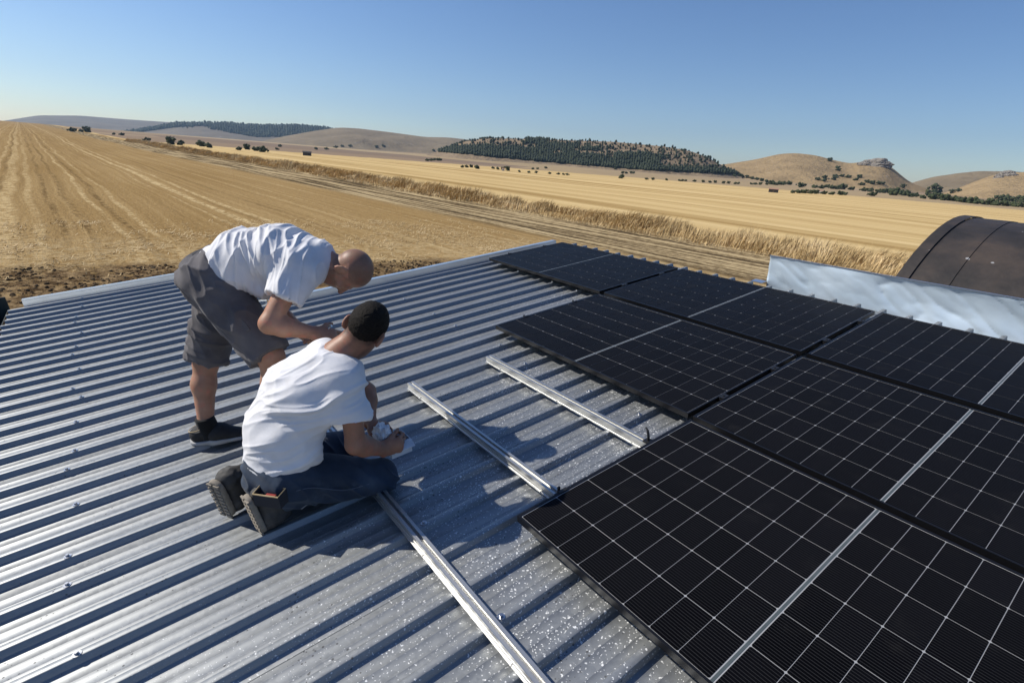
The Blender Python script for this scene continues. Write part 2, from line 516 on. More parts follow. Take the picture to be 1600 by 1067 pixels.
gv = np.empty(len(ground.data.vertices) * 3); ground.data.vertices.foreach_get('co', gv); gv = gv.reshape(-1, 3)
gf = [tuple(p.vertices) for p in ground.data.polygons]
BV_G = BVHTree.FromPolygons([tuple(p) for p in gv.tolist()], gf)
BV_H = bvh_of(HILL_PARTS)


def hit(u, v):
    d = ray_w(u, v); o = Vector(CAMW) ; best = None
    for b in (BV_G, BV_H):
        p, nrm, i, dd = b.ray_cast(o, Vector(d))
        if p is not None and (best is None or dd < best[1]): best = (p, dd)
    return best


# rocky knob and crags
def rock(u, v, w, h, seed, label, mat):
    r = hit(u, v)
    if r is None: return
    p, d = r
    me = bpy.data.meshes.new('rock_outcrop')
    import bmesh
    bm = bmesh.new(); bmesh.ops.create_icosphere(bm, subdivisions=4, radius=1)
    co = np.array([q.co[:] for q in bm.verts])
    n = fbm(co * 1.6 + 5, seed, 5); st = np.floor(fbm(co * np.array([1.2, 1.2, 3.5]), seed + 3, 3) * 7) / 7
    s = .35 + .75 * n + .65 * st
    co = co * s[:, None]
    tgt = np.array([ray_w(u, v)[1], -ray_w(u, v)[0], 0]); tgt /= np.linalg.norm(tgt)
    ww = w * d / F_PX; hh = h * d / F_PX
    dep = np.array([ray_w(u, v)[0], ray_w(u, v)[1], 0])
    out = (co[:, :1] * tgt * ww * .5 + co[:, 1:2] * dep * ww * .35 + co[:, 2:3] * np.array([0, 0, 1]) * hh * .70)
    for q, c in zip(bm.verts, out): q.co = c
    bm.to_mesh(me); bm.free(); me.materials.append(mat)
    tag(link('rock_outcrop', me, None, Matrix.Translation(p)), label, 'rock')


M_ROCK = mat_hill('grey_rock', (.36, .32, .27), (.13, .12, .11), (.46, .42, .36), .7, .12)
rock(1371, 258.5, 34, 12, 1, 'big layered rock knob on top of the rounded hill', M_ROCK)
rock(1352, 258, 18, 8, 2, 'low pale rock just left of the big knob', M_ROCK)
rock(1574, 274, 20, 7, 3, 'pale crag high on the slope at the right edge', M_ROCK)
rock(1560, 278, 10, 5, 4, 'small pale crag left of the larger one, right edge', M_ROCK)

# ------------------------------------------------------------------ woods and single trees
ICO_V = None


def ico():
    g = (1 + 5 ** .5) / 2
    v = np.array([(-1, g, 0), (1, g, 0), (-1, -g, 0), (1, -g, 0), (0, -1, g), (0, 1, g), (0, -1, -g), (0, 1, -g), (g, 0, -1), (g, 0, 1), (-g, 0, -1), (-g, 0, 1)], float)
    v /= np.linalg.norm(v[0])
    f = np.array([(0, 11, 5), (0, 5, 1), (0, 1, 7), (0, 7, 10), (0, 10, 11), (1, 5, 9), (5, 11, 4), (11, 10, 2), (10, 7, 6), (7, 1, 8), (3, 9, 4), (3, 4, 2), (3, 2, 6), (3, 6, 8), (3, 8, 9), (4, 9, 5), (2, 4, 11), (6, 2, 10), (8, 6, 7), (9, 8, 1)])
    return v, f


def mat_leaf(name, a, b):
    t = NT(name); P = t.n_geo()
    n = t.noise(P, .35, 4); n2 = t.noise(P, 2.2, 3)
    col = t.ramp(t.math('ADD', t.math('MULTIPLY', n, .6), t.math('MULTIPLY', n2, .4)), (.35, a), (.65, b))
    t.set(Base_Color=col, Roughness=.85, Specular_IOR_Level=.15); return t.m


M_PINE = mat_leaf('pine_foliage', (.020, .029, .019), (.058, .068, .038))
M_OAK = mat_leaf('oak_foliage', (.028, .040, .018), (.075, .085, .040))
M_BARK = plain('bark', (.10, .075, .05), .9)


def blobs(cent, size, tall, seed):
    """one mesh of many small jagged crowns standing at cent"""
    r = np.random.default_rng(seed); v0, f0 = ico(); n = len(cent)
    V = np.repeat(v0[None], n, 0) * (1 + r.uniform(-.38, .38, (n, 12, 1)))
    V *= size[:, None, None]; V[:, :, 2] *= tall[:, None]
    V[:, :, :2] *= np.where(V[:, :, 2:3] > 0, .86, 1.0)
    V += cent[:, None, :]; V[:, :, 2] += (size * tall * .75)[:, None]
    Fc = (f0[None] + (np.arange(n) * 12)[:, None, None]).reshape(-1, 3)
    return V.reshape(-1, 3), Fc


def forest(part, count, dens, size, seed, label):
    V, f = part
    r = np.random.default_rng(seed)
    q = r.integers(0, len(f), count * 4)
    w = r.random((len(q), 4)); w /= w.sum(1)[:, None]
    P = (V[f[q]] * w[:, :, None]).sum(1)
    keep = r.random(len(P)) < dens(P, q)
    P = P[keep][:count]
    s = size * (.55 + 1.0 * r.random(len(P)) ** 1.6)
    vv, ff = blobs(P, s, r.uniform(.8, 1.45, len(P)), seed)
    tag(mesh_obj('woodland', vv, ff, M_PINE), label, None, None, 'stuff')


def project(P):
    d = (P - CAMW) @ RWN @ CM.T
    return PW / 2 + F_PX * d[:, 0] / d[:, 2], PH / 2 + F_PX * d[:, 1] / d[:, 2]


def densD(P, q):
    u, v = project(P)
    n = fbm(P / 42.0, 5, 4); n2 = fbm(P / 15.0, 9, 3)
    # solid wood low on the slope, open grass with scattered pines on the crest and the right shoulder
    top = np.interp(u, [690, 720, 757, 860, 960, 1040, 1080, 1105, 1142], [235, 222, 216.5, 218.5, 222, 229.5, 236.5, 246, 267])
    bot = np.interp(u, [690, 800, 900, 1000, 1100, 1140], [236, 247, 256, 264, 269, 271])
    h = np.clip((v - top) / (bot - top + .01), 0, 1)
    wood = sstep(.475, .565, n * .80 + h * .30 + .06 * (u < 850) - .10 * sstep(960, 1100, u) + .05 * (n2 - .5))
    return np.clip(.05 + .95 * wood, 0, 1) * (v < bot + 2) * (u > 684)


forest(hD, 19000, densD, 1.35, 21, 'dark pine wood covering the middle hill')


def densB(P, q):
    u, v = project(P)
    n = fbm(P / 120.0, 6, 4)
    top = np.interp(u, [200, 240, 275, 340, 400, 460, 505, 540], [207, 200, 193, 192.5, 197, 197, 200, 206])
    lim = np.interp(u, [215, 300, 400, 470, 520], [3, 8, 18, 17, 2])
    w = (v - top) < lim
    return w * sstep(.34, .52, n + .16 * sstep(330, 420, u))


forest(hB, 9000, densB, 3.4, 22, 'dark wood along the crest of the far hill')


def tree_mesh(seed, shape):
    """crown of leaf-sized flakes round jagged clumps, about 1 m wide; shape = height / width"""
    r = np.random.default_rng(seed)
    k = 15
    c = r.normal(0, .21, (k, 3)); c[:, 2] = r.uniform(.10, .80, k) * shape; c[:, :2] *= (1.35 - 1.0 * np.abs(c[:, 2:3] / shape - .38))
    V, Fc = blobs(c - np.array([0, 0, .1]), r.uniform(.13, .24, k), np.full(k, .9), seed)
    n = 150
    d = r.normal(0, 1, (n, 3)); d /= np.linalg.norm(d, axis=1)[:, None]
    p = c[r.integers(0, k, n)] + d * r.uniform(.14, .27, n)[:, None]
    p[:, 2] = np.maximum(p[:, 2], .06)
    a = r.normal(0, .055, (n, 3)); b = r.normal(0, .055, (n, 3))
    LV = np.stack([p, p + a, p + b], 1).reshape(-1, 3)
    LF = np.arange(n * 3).reshape(-1, 3) + len(V)
    return new_mesh('crown', np.vstack([V, LV]), np.vstack([Fc, LF]), M_OAK)


CROWNS = [tree_mesh(40 + i, [.7, .8, .95, 1.15, .6][i]) for i in range(5)]
TRUNK = MB().tube([(0, 0, -.1), (.02, 0, .25), (0, .02, .55)], [.05, .035, .02], 6).mesh('trunk', M_BARK)


ORD = ['first', 'second', 'third', 'fourth', 'fifth', 'sixth', 'seventh', 'eighth', 'ninth', 'tenth', 'eleventh', 'twelfth', 'thirteenth', 'fourteenth', 'fifteenth',
       'sixteenth', 'seventeenth', 'eighteenth', 'nineteenth', 'twentieth', 'twenty-first', 'twenty-second']


def put_trees(items, label, group, name='tree'):
    if group: items = sorted(items)
    for k, it in enumerate(items):
        u, v, w = it[:3]; tall = it[3] if len(it) > 3 else random.choice([0, 0, 1, 4])
        r = hit(u, v)
        if r is None: continue
        p, d = r
        s = w * d / F_PX
        lab = it[4] if len(it) > 4 else '%s %s, counted from the left' % (ORD[k], label)
        rot = Matrix.Rotation(random.uniform(0, 6.28), 4, 'Z')
        m = Matrix.Translation(p - Vector((0, 0, .05 * s))) @ rot @ Matrix.Scale(s, 4)
        if w >= 8.5:
            e = link(name, None, None, m)
            link('crown', CROWNS[tall], e); link('trunk', TRUNK, e)
        else:
            e = link(name, CROWNS[tall], None, m)
        tag(e, lab, 'tree' if name == 'tree' else 'bush', None if len(it) > 4 else group)


# (pixel of the foot, width in pixels, crown shape)
z4 = lambda L, bx, by, w: [(bx + a / 4, by + b / 4, w) for a, b in L]
put_trees(z4([(15, 274), (40, 277), (70, 276), (95, 277), (130, 276), (215, 288), (290, 296), (335, 300), (365, 293), (400, 302), (430, 304), (520, 308), (600, 316), (640, 320), (690, 326), (730, 328), (760, 322), (830, 332), (890, 352), (920, 350), (965, 362), (1000, 345)], 1200, 220, 7.5),
          'dark round tree along the foot of the rounded hill', 'trees along the foot of the rounded hill')
put_trees(z4([(155, 328), (185, 328), (210, 328), (235, 330), (270, 332), (300, 333), (350, 335), (400, 338), (450, 340), (480, 340)], 1200, 220, 7),
          'tree in the short row by the small white house', 'trees beside the small white house')
put_trees(z4([(1020, 366), (1060, 366), (1100, 374), (1140, 376), (1170, 380), (1200, 384), (1230, 388), (1270, 392), (1310, 396), (1350, 400), (1390, 402), (1430, 406), (1470, 408), (1500, 408), (1550, 414), (1590, 416), (1450, 374), (1490, 376), (1530, 380), (1570, 384), (1600, 388)], 1200, 220, 10),
          'tree of the dense belt at the right edge', 'tree belt at the right edge')
put_trees([(1448.7, 304, 8, 2, 'rounded tree standing tall above the belt near the right'), (1460, 302.5, 12, 3, 'tallest tree of the belt near the right, dark and round'),
           (1397, 305.5, 14, 0, 'broad dark tree in the row under the rocky knob'), (1414.5, 306, 10, 0, 'medium dark tree just right of the broadest tree in the row'),
           (1363, 306.5, 8.5, 0, 'dark bush standing just below the row under the rocky knob'), (1316, 296, 11, 0, 'low wide tree in the row, right of the small white house'),
           (1249, 293, 7, 3, 'narrow upright tree rising from the row left of the white house')], '', '')
put_trees(z4([(310, 247), (355, 234), (350, 254), (410, 246), (420, 229), (435, 174), (440, 189), (460, 226), (500, 233), (550, 249), (570, 234), (585, 279), (620, 263), (650, 272), (690, 272), (715, 274), (385, 129), (840, 294), (1150, 329), (1190, 319)], 1200, 220, 6),
          'low bush on the dry rounded hill', 'bushes on the rounded hill', 'bush')
put_trees(z4([(1390, 343), (1425, 344), (1440, 350), (1470, 354), (1500, 360), (1530, 366), (1560, 374), (1590, 380)], 800, 190, 5.5),
          'small bush of the line climbing the rounded hill', 'bush line at the hill foot', 'bush')
put_trees(z4([(690, 326), (712, 326), (745, 326), (760, 326), (840, 364), (880, 366), (965, 369), (1045, 373), (1065, 374), (1085, 374), (1140, 377), (1195, 381), (1235, 383), (1270, 384), (1320, 388), (1352, 389), (1395, 392), (1415, 392), (1495, 394), (1520, 395), (1550, 396), (1590, 396)], 800, 190, 4.6),
          'small bush on the far edge of the pale field', 'bushes on the far field edge', 'bush')
put_trees(z4([(45, 317), (105, 322), (150, 324), (210, 294), (130, 301), (235, 329), (290, 332), (320, 334), (345, 336), (160, 299), (645, 299)], 800, 190, 4.6),
          'small bush in the fields below the wooded hill', 'bushes below the wooded hill', 'bush')
put_trees([(971, 279, 9, 0, 'low dark bush alone in the fields below the wooded hill')], '', '', 'bush')
put_trees(z4([(1070, 308), (1095, 307), (1115, 305), (1135, 305), (1150, 305), (1290, 349), (1315, 348), (1345, 348), (1480, 356), (1510, 361), (1540, 362)], 400, 175, 5.5),
          'small bush under the left end of the wooded hill', 'bushes under the left end of the wooded hill', 'bush')
put_trees([(793, 267, 9, 2, 'dark tree beside the tiny white barn below the wooded hill'), (745, 264, 8, 0, 'low bush left of the tiny white barn')], '', '')
put_trees(z4([(150, 219), (130, 237), (500, 226), (540, 219), (590, 219), (755, 226), (795, 217), (375, 236), (440, 237), (1110, 247)], 400, 175, 5),
          'small bush on the slopes of the bare brown hill', 'bushes under the brown hill', 'bush')
put_trees([(137, 207, 9, 2, 'round tree on the skyline of the left field'), (113.5, 206, 7, 0, 'low bush at the far edge of the left field'), (127, 206.5, 5, 0, 'small bush next to the round tree, far left field'),
           (267, 226, 13, 2, 'tall dark tree behind the far end of the grass strip'), (283, 227, 9, 0, 'low round bush right of the tall dark tree'),
           (314, 229, 11, 0, 'wide dark bush by the pale farm track'), (326, 231, 9, 0, 'dark bush touching the wide one by the farm track'),
           (386, 234, 10, 2, 'upright tree behind the grass strip, left of the far hut'), (374, 235, 7, 0, 'small bush left of the upright tree'), (398, 236, 8, 0, 'low bush right of the upright tree'),
           (410, 238, 12, 0, 'flat wide bush above the start of the grass strip'), (230, 221, 7, 0, 'low dark bush left of the tall dark tree'), (191, 212, 5, 0, 'small bush on the field edge below the far hill'), (178, 211, 4, 0, 'tiny bush on the field edge at far left')], '', '')


# small far buildings
def hut(u, v, w, h, wall, roof, label):
    r = hit(u, v)
    if r is None: return
    p, d = r; W = w * d / F_PX; H = h * d / F_PX; D = W * .7
    dv = ray_w(u, v); ang = math.atan2(dv[1], dv[0]) - math.pi / 2
    e = link('farm_hut', None, None, Matrix.Translation(p) @ Matrix.Rotation(ang, 4, 'Z'))
    tag(e, label, 'building')
    MB().box(-W / 2, W / 2, -D / 2, D / 2, -.4, H * .7).build('wall', wall, e)
    MB().prism([(-D * .58, H * .7), (D * .58, H * .7), (0, H)], -W * .54, W * .54, 'x').build('roof', roof, e)
    MB().box(-W * .08, W * .10, -D / 2 - .05, -D / 2 - .002, -.1, H * .42).build('door', M_BARK, e)


M_WHITEWALL = plain('whitewash', (.72, .68, .60), .9)
M_TILE = plain('roof_tile', (.34, .20, .13), .85)
M_DARKWALL = plain('dark_timber', (.05, .045, .04), .8)
hut(1282, 303, 7, 5, M_WHITEWALL, M_TILE, 'small white house among the trees at the hill foot')
hut(1208, 301, 12, 6, M_DARKWALL, M_TILE, 'dark low hut alone at the field edge left of the trees')
hut(786, 267, 4, 4, M_WHITEWALL, M_TILE, 'tiny white barn beside a tree below the wooded hill')
hut(480, 243.5, 11, 6, M_DARKWALL, M_DARKWALL, 'dark block-shaped hut at the near edge of the brown fields')


# ------------------------------------------------------------------ grass strip, clods
def mat_straw():
    t = NT('dry_grass'); P = t.n_geo()
    n = t.noise(P, .55, 4, .6); n2 = t.noise(P, 9, 2)
    z = t.math('ADD', t.math('MULTIPLY', n, .65), t.math('MULTIPLY', n2, .35))
    col = t.ramp(z, (.34, (.31, .205, .09)), (.5, (.53, .385, .185)), (.66, (.72, .56, .33)))
    t.set(Base_Color=col, Roughness=.75, Specular_IOR_Level=.2); return t.m


M_STRAW = mat_straw()


def grass_strip():
    r = np.random.default_rng(5)
    n = 78000
    # even in the picture: more of them near, fewer far
    q = r.random(n); x = 26 - 330 * q ** 2.3
    yy = 32.0 + 5.4 * r.beta(1.25, 1.25, n)
    y = yy + .065 * x
    tuft = vnoise(np.stack([x * .55, yy * .9, np.zeros(n)], -1), 31)
    tuft2 = vnoise(np.stack([x * .12, yy * .3, np.zeros(n)], -1), 33)
    keep = r.random(n) < .25 + 1.1 * sstep(.25, .6, tuft)
    x, y, yy, tuft, tuft2 = x[keep], y[keep], yy[keep], tuft[keep], tuft2[keep]; n = len(x)
    edge = np.minimum(sstep(31.8, 34.6, yy), 1 - sstep(36.6, 37.6, yy) * .5)
    h = (.22 + .98 * edge) * (.36 + .95 * tuft) * (.72 + .5 * tuft2) * r.uniform(.75, 1.15, n)
    d = np.hypot(x - CAMW[0], y - CAMW[1])
    w = np.maximum(.014, d * .00042) * r.uniform(.7, 1.6, n)
    a0 = r.uniform(0, 2 * math.pi, n)
    # combed over by the wind, clump by clump
    wind = .9 + 2.4 * (vnoise(np.stack([x * .3, yy * .5, np.zeros(n)], -1), 37) - .5)
    lean = r.uniform(.2, 1.1, n)
    dx = np.cos(wind) * lean + np.cos(a0) * .22; dy = np.sin(wind) * lean * .6 + np.sin(a0) * .22
    z = ground_z(x, y) - .02
    b = np.stack([x, y, z], -1)
    sx = -np.sin(a0) * w; sy = np.cos(a0) * w
    side = np.stack([sx, sy, np.zeros(n)], -1)
    mid = b + np.stack([dx * h * .28, dy * h * .28, h * .58], -1)
    tip = b + np.stack([dx * h * .85, dy * h * .85, h * (.98 - .25 * lean)], -1)
    V = np.stack([b - side, b + side, mid - side * .75, mid + side * .75, tip], 1).reshape(-1, 3)
    k = (np.arange(n) * 5)[:, None]
    T = np.concatenate([k + np.array([[0, 1, 3]]), k + np.array([[0, 3, 2]]), k + np.array([[2, 3, 4]])])
    tag(mesh_obj('tall_dry_grass', V, T, M_STRAW), 'strip of tall dry grass between the two fields', None, None, 'stuff')


grass_strip()


def clods():
    r = np.random.default_rng(9)
    n = 9000
    y = r.uniform(-10, 15, n); x = -21.6 + .17 * y + 8.5 * r.beta(.9, 1.5, n)
    yy = y - .065 * x
    s = .014 + .055 * r.random(n) ** 3
    m = fbm(np.stack([x * .6, y * .6, np.zeros(n)], -1), 4, 3)
    k = r.random(n) < sstep(.34, .55, m)
    x, y, s = x[k], y[k], s[k]
    c = np.stack([x, y, ground_z(x, y) - s * .35], -1)
    V, Fc = blobs(c, s, r.uniform(.5, .85, len(x)), 10)
    t = NT('soil_clod'); nn = t.noise(t.n_geo(), 1.4, 5)
    t.set(Base_Color=t.ramp(nn, (.35, (.035, .023, .013)), (.55, (.10, .067, .038)), (.7, (.21, .15, .085))), Roughness=.95, Specular_IOR_Level=.1)
    tag(mesh_obj('soil_clods', V, Fc, t.m), 'turned dark soil clods along the end of the shed', None, None, 'stuff')
    # loose straw lying on the stubble next to it
    n = 15000
    x = -34 + 14 * r.random(n); y = r.uniform(-13, 20, n); a = r.uniform(0, 3.14, n); L = r.uniform(.05, .2, n)
    m = fbm(np.stack([x * .35, y * .5, np.zeros(n)], -1), 44, 3); k = r.random(n) < sstep(.38, .6, m) + .06
    x, y, a, L = x[k], y[k], a[k], L[k]; n = len(x)
    p = np.stack([x, y, ground_z(x, y) + r.uniform(.005, .05, n)], -1)
    d = np.stack([np.cos(a) * L, np.sin(a) * L, r.uniform(-.02, .06, n)], -1); e = np.stack([-np.sin(a) * .012, np.cos(a) * .012, np.zeros(n)], -1)
    V = np.stack([p - d - e, p + d - e, p + d + e, p - d + e], 1).reshape(-1, 3)
    tag(mesh_obj('loose_straw', V, np.arange(n * 4).reshape(-1, 4), M_STRAW), 'loose pale straw scattered over the near stubble', None, None, 'stuff')


clods()

# ------------------------------------------------------------------ hazy air
hz = MB().box(-5150, 5150, -5150, 5150, -21, 420)
hzm = bpy.data.materials.new('haze'); hzm.use_nodes = True
hn = hzm.node_tree.nodes; hn.remove(hn['Principled BSDF'])
pv = hn.new('ShaderNodeVolumePrincipled'); pv.inputs['Color'].default_value = (.50, .72, 1, 1); pv.inputs['Density'].default_value = 0.9e-4
pv.inputs['Anisotropy'].default_value = .3
hzm.node_tree.links.new(pv.outputs[0], hn['Material Output'].inputs['Volume'])
tag(hz.build('haze', hzm), 'thin summer haze over the plain', None, None, 'stuff')

# ------------------------------------------------------------------ shed with the corrugated roof
ZT, ZV, PITCH = -.075, -.105, .19
Y0, Y1, YB = -2.05, 3.83, 0.0
shed = thing('shed', (0, 0, 0), 'low shed with a galvanised corrugated roof carrying the solar panels', 'shed')


def sheet_profile(ribs):
    p = [(-.014, ZV + .0015)]
    for k in range(ribs):
        o = k * PITCH
        for g in (.030, .082):
            p += [(o + g - .0024, ZV), (o + g - .0008, ZV + .0010), (o + g + .0008, ZV + .0010), (o + g + .0024, ZV)]
        p += [(o + .119, ZV), (o + .122, ZV + .003), (o + .126, ZT - .002), (o + .129, ZT), (o + .153, ZT), (o + .156, ZT - .002), (o + .160, ZV + .003), (o + .163, ZV)]
    p.append((ribs * PITCH + .004, ZV + .0004))
    return np.array(p)


def sheet_mesh(ribs, y0, y1, seed):
    pr = sheet_profile(ribs); n = len(pr); ny = int((y1 - y0) / .16)
    ys = np.linspace(y0, y1, ny)
    V = np.zeros((ny, n, 3)); V[:, :, 0] = pr[None, :, 0]; V[:, :, 1] = ys[:, None]; V[:, :, 2] = pr[None, :, 1]
    q = np.stack([V[:, :, 0] * 5.2, V[:, :, 1] * 1.1, V[:, :, 0] * 0], -1).reshape(-1, 3)
    V[:, :, 2] += ((vnoise(q, seed) - .5) * .0035).reshape(ny, n)
    V[0, :, 1] += (vnoise(np.stack([pr[:, 0] * 6, pr[:, 0] * 0, pr[:, 0] * 0], -1), seed + 1) - .5) * .03
    V = V.reshape(-1, 3)
    i, j = np.meshgrid(np.arange(ny - 1), np.arange(n - 1), indexing='ij'); a = i * n + j
    f = np.stack([a, a + 1, a + n + 1, a + n], -1).reshape(-1, 4)
    return new_mesh('roof_sheet', V, f, M_SHEET)


SCREW = MB()
SCREW.prism([(.014 * math.cos(a * math.pi / 6), .014 * math.sin(a * math.pi / 6)) for a in range(12)], 0, .0035, 'z')
SCREW.prism([(.0065 * math.cos(a * math.pi / 3), .0065 * math.sin(a * math.pi / 3)) for a in range(6)], .0035, .012, 'z')
SCREW = SCREW.mesh('screw', M_STEEL)
SX0 = -3.84
long_sheets = [sheet_mesh(5, Y0, Y1, 60 + i) for i in range(3)]
short_sheets = [sheet_mesh(5, Y0, YB, 70 + i) for i in range(2)]
for k in range(-2, 8):
    me = long_sheets[k % 3] if k >= 0 else short_sheets[k % 2]
    x0 = SX0 + k * .95
    o = link('roof_sheet', me, shed, Matrix.Translation((x0, random.uniform(-.012, .012), random.uniform(-.0006, .0006) + .0005 * (k % 2))) @ Matrix.Rotation(math.radians(random.uniform(-.12, .12)), 4, 'Y'))
    for yl in (-1.48, -.3, 1.05, 2.4, 3.65):
        if k < 0 and yl > YB: continue
        for rb in ((0, 2, 4) if yl < -1 or yl > 3 else (1, 3)):
            link('screw', SCREW, o, Matrix.Translation((rb * PITCH + .141 + random.uniform(-.003, .003), yl + random.uniform(-.03, .03), ZT - .0005)))


# verge caps (bright folded strips with a dark inner face), gutter, wrinkled upstand
def verge(x, y0, y1):
    MB().prism([(x - .08, -.16), (x - .077, -.16), (x - .077, -.034), (x - .003, -.027), (x - .003, -.112), (x, -.112), (x, -.023), (x - .08, -.030)], y0, y1, 'y').build('verge_cap', M_FLASH, shed)


verge(-3.845, YB + .006, 3.60)
verge(-5.745, Y0 + .12, YB)
MB().prism([(YB - .002, -.112), (YB + .001, -.112), (YB + .001, -.025), (YB + .09, -.033), (YB + .09, -.16), (YB + .093, -.16), (YB + .093, -.029), (YB - .002, -.021)], -5.742, -3.947, 'x').build('verge_cap', M_FLASH, shed)
g = MB()
g.prism([(Y0 - .20, -.10), (Y0 - .195, -.10), (Y0 - .195, -.262), (Y0 - .035, -.262), (Y0 - .035, -.14), (Y0 - .03, -.14), (Y0 - .03, -.267), (Y0 - .20, -.267)], -5.95, 3.6, 'x')
g.box(-5.962, -5.952, Y0 - .22, Y0 - .02, -.27, -.01)
g.build('gutter', M_DARKGUT, shed)


def wrinkled():
    nx, nz = 260, 30
    x = np.linspace(-1.185, 3.5, nx); z = np.linspace(-.24, .152, nz)
    X, Z = np.meshgrid(x, z, indexing='ij')
    q = np.stack([X.ravel() * 2.3 + Z.ravel() * 2.0, Z.ravel() * 3.5, X.ravel() * 0], -1)
    q2 = np.stack([X.ravel() * 8 + Z.ravel() * 10, Z.ravel() * 4 - X.ravel(), X.ravel() * 0 + 3], -1)
    d = (vnoise(q, 81) - .5) * .060 + ((1 - np.abs(2 * vnoise(q2, 82) - 1)) ** 3 - .3) * .013 + ((1 - np.abs(2 * vnoise(q2 * 2.2, 83) - 1)) ** 2 - .4) * .005
    top = sstep(.16, .10, Z.ravel()) * .9 + .1
    Y = 4.0 + (d * top).reshape(X.shape) + .05 * (Z + .1)
    V = np.stack([X, Y, Z], -1).reshape(-1, 3)
    i, j = np.meshgrid(np.arange(nx - 1), np.arange(nz - 1), indexing='ij'); a = i * nz + j
    f = np.stack([a, a + nz, a + nz + 1, a + 1], -1).reshape(-1, 4)
    o = mesh_obj('upstand_sheet', V, f, M_UPSTAND, shed, None, True)
    sm = o.modifiers.new('thickness', 'SOLIDIFY'); sm.thickness = .003; sm.offset = 1
    o['label'] = 'wrinkled bright galvanised upstand along the upper roof edge'
    # folded lip along its top and the flange foot at its left end
    MB().box(-1.186, 3.5, 4.005, 4.018, .148, .156).build('upstand_lip', M_FLASH, shed)
    MB().box(-1.30, -1.188, 3.93, 4.02, -.112, -.106).build('upstand_flange', M_FLASH, shed)


t = NT('upstand_galvanised')
t.set(Base_Color=t.ramp(t.noise(t.vec(), 2.5, 4), (.35, (.46, .55, .62)), (.65, (.56, .65, .72))), Metallic=.25, Roughness=.42)
M_UPSTAND = t.m
wrinkled()


def wall(a, b, c=None):
    """block wall under the roof edge from a to b (roof frame x, y)"""
    A = RWN @ np.array([a[0], a[1], ZV - .03]); B = RWN @ np.array([b[0], b[1], ZV - .03])
    d = (B - A)[:2]; d /= np.linalg.norm(d); nrm = np.array([-d[1], d[0], 0]) * .15
    v = [A, B, B + nrm, A + nrm]; lo = [np.array([p[0], p[1], GZ - .3]) for p in v]
    f = [(0, 1, 2, 3), (7, 6, 5, 4), (0, 4, 5, 1), (1, 5, 6, 2), (2, 6, 7, 3), (3, 7, 4, 0)]
    mesh_obj('wall', v + lo, f, M_BLOCK, shed, RW.inverted())


wall((-5.7, Y0 + .2), (3.45, Y0 + .2)); wall((3.45, Y0 + .36), (3.45, Y1 - .32)); wall((3.45, Y1 - .15), (-3.8, Y1 - .15))
wall((-3.8, Y1 - .32), (-3.8, YB - .0)); wall((-3.97, YB - .02), (-5.7, YB - .02)); wall((-5.7, YB - .19), (-5.7, Y0 + .36))

# ------------------------------------------------------------------ arched barn behind the upper eave
BX0, BX1, BYC, BZC, BR = -1.0, 13.4, 9.08, -2.26, 3.31
barn = thing('arched_barn', (0, 0, 0), 'barn with a dark rusty barrel roof behind the upper roof edge', 'barn', roof=False)
t = NT('rusted_tin'); P = t.n_geo()
n1 = t.noise(P, 1.3, 6, .65); n2 = t.noise(P, 9, 4)
c = t.ramp(n1, (.34, (.026, .024, .023)), (.5, (.044, .037, .033)), (.66, (.072, .055, .044)))
sp = t.math('LESS_THAN', t.voro(P, 5.4), t.math('MULTIPLY', t.step(n1, .40, .65), .13))
sp = t.math('MAXIMUM', sp, t.math('MULTIPLY', t.step(t.noise(P, 4.5, 6, .7), .69, .74), .8))
c = t.mix(t.math('MULTIPLY', sp, .7), c, (.42, .42, .42))
t.set(Base_Color=c, Roughness=.62, Metallic=.15, Specular_IOR_Level=.35)
t.bump(t.math('ADD', n2, n1), .35, .02); M_RUST = t.m


def arch_strip(x0, x1, r, a0, a1, n=40):
    v = []; f = []
    for k in range(n + 1):
        a = a0 + (a1 - a0) * k / n
        for rr in (r, r - .012):
            for x in (x0, x1): v.append((x, BYC - math.cos(a) * rr, BZC + math.sin(a) * rr))
    for k in range(n):
        b = 4 * k
        f += [(b, b + 1, b + 5, b + 4), (b + 2, b + 6, b + 7, b + 3), (b, b + 4, b + 6, b + 2), (b + 1, b + 3, b + 7, b + 5)]
    f += [(0, 2, 3, 1), (4 * n, 4 * n + 1, 4 * n + 3, 4 * n + 2)]
    return v, f


k = 0; x = BX0 + .13
while x < BX1 - .3:
    v, f = arch_strip(x, x + .43, BR - (.012 if k % 2 else 0) + .003 * (k % 3), 0, math.pi)
    me = new_mesh('roof_strip', v, f, M_RUST)
    o = link('roof_strip', me, barn); x += .415; k += 1
v, f = arch_strip(BX0, BX0 + .14, BR + .02, 0, math.pi); mesh_obj('end_rim', v, f, M_RUST, barn)
for yy_ in (BYC - BR, BYC + BR - .16): MB().box(BX0 + .2, x, yy_ + .02, yy_ + .14, GZ - .3, BZC).build('wall', M_BLOCK, barn)
for xx in (BX0 + .25, x - .3):
    ring = [(BYC - math.cos(math.pi * k / 24) * (BR - .05), BZC + math.sin(math.pi * k / 24) * (BR - .05)) for k in range(25)]
    ring = ring + [(BYC + BR - .05, GZ - .3), (BYC - BR + .05, GZ - .3)]
    MB().prism(ring, xx, xx + .1, 'x').build('end_wall', M_BLOCK, barn)

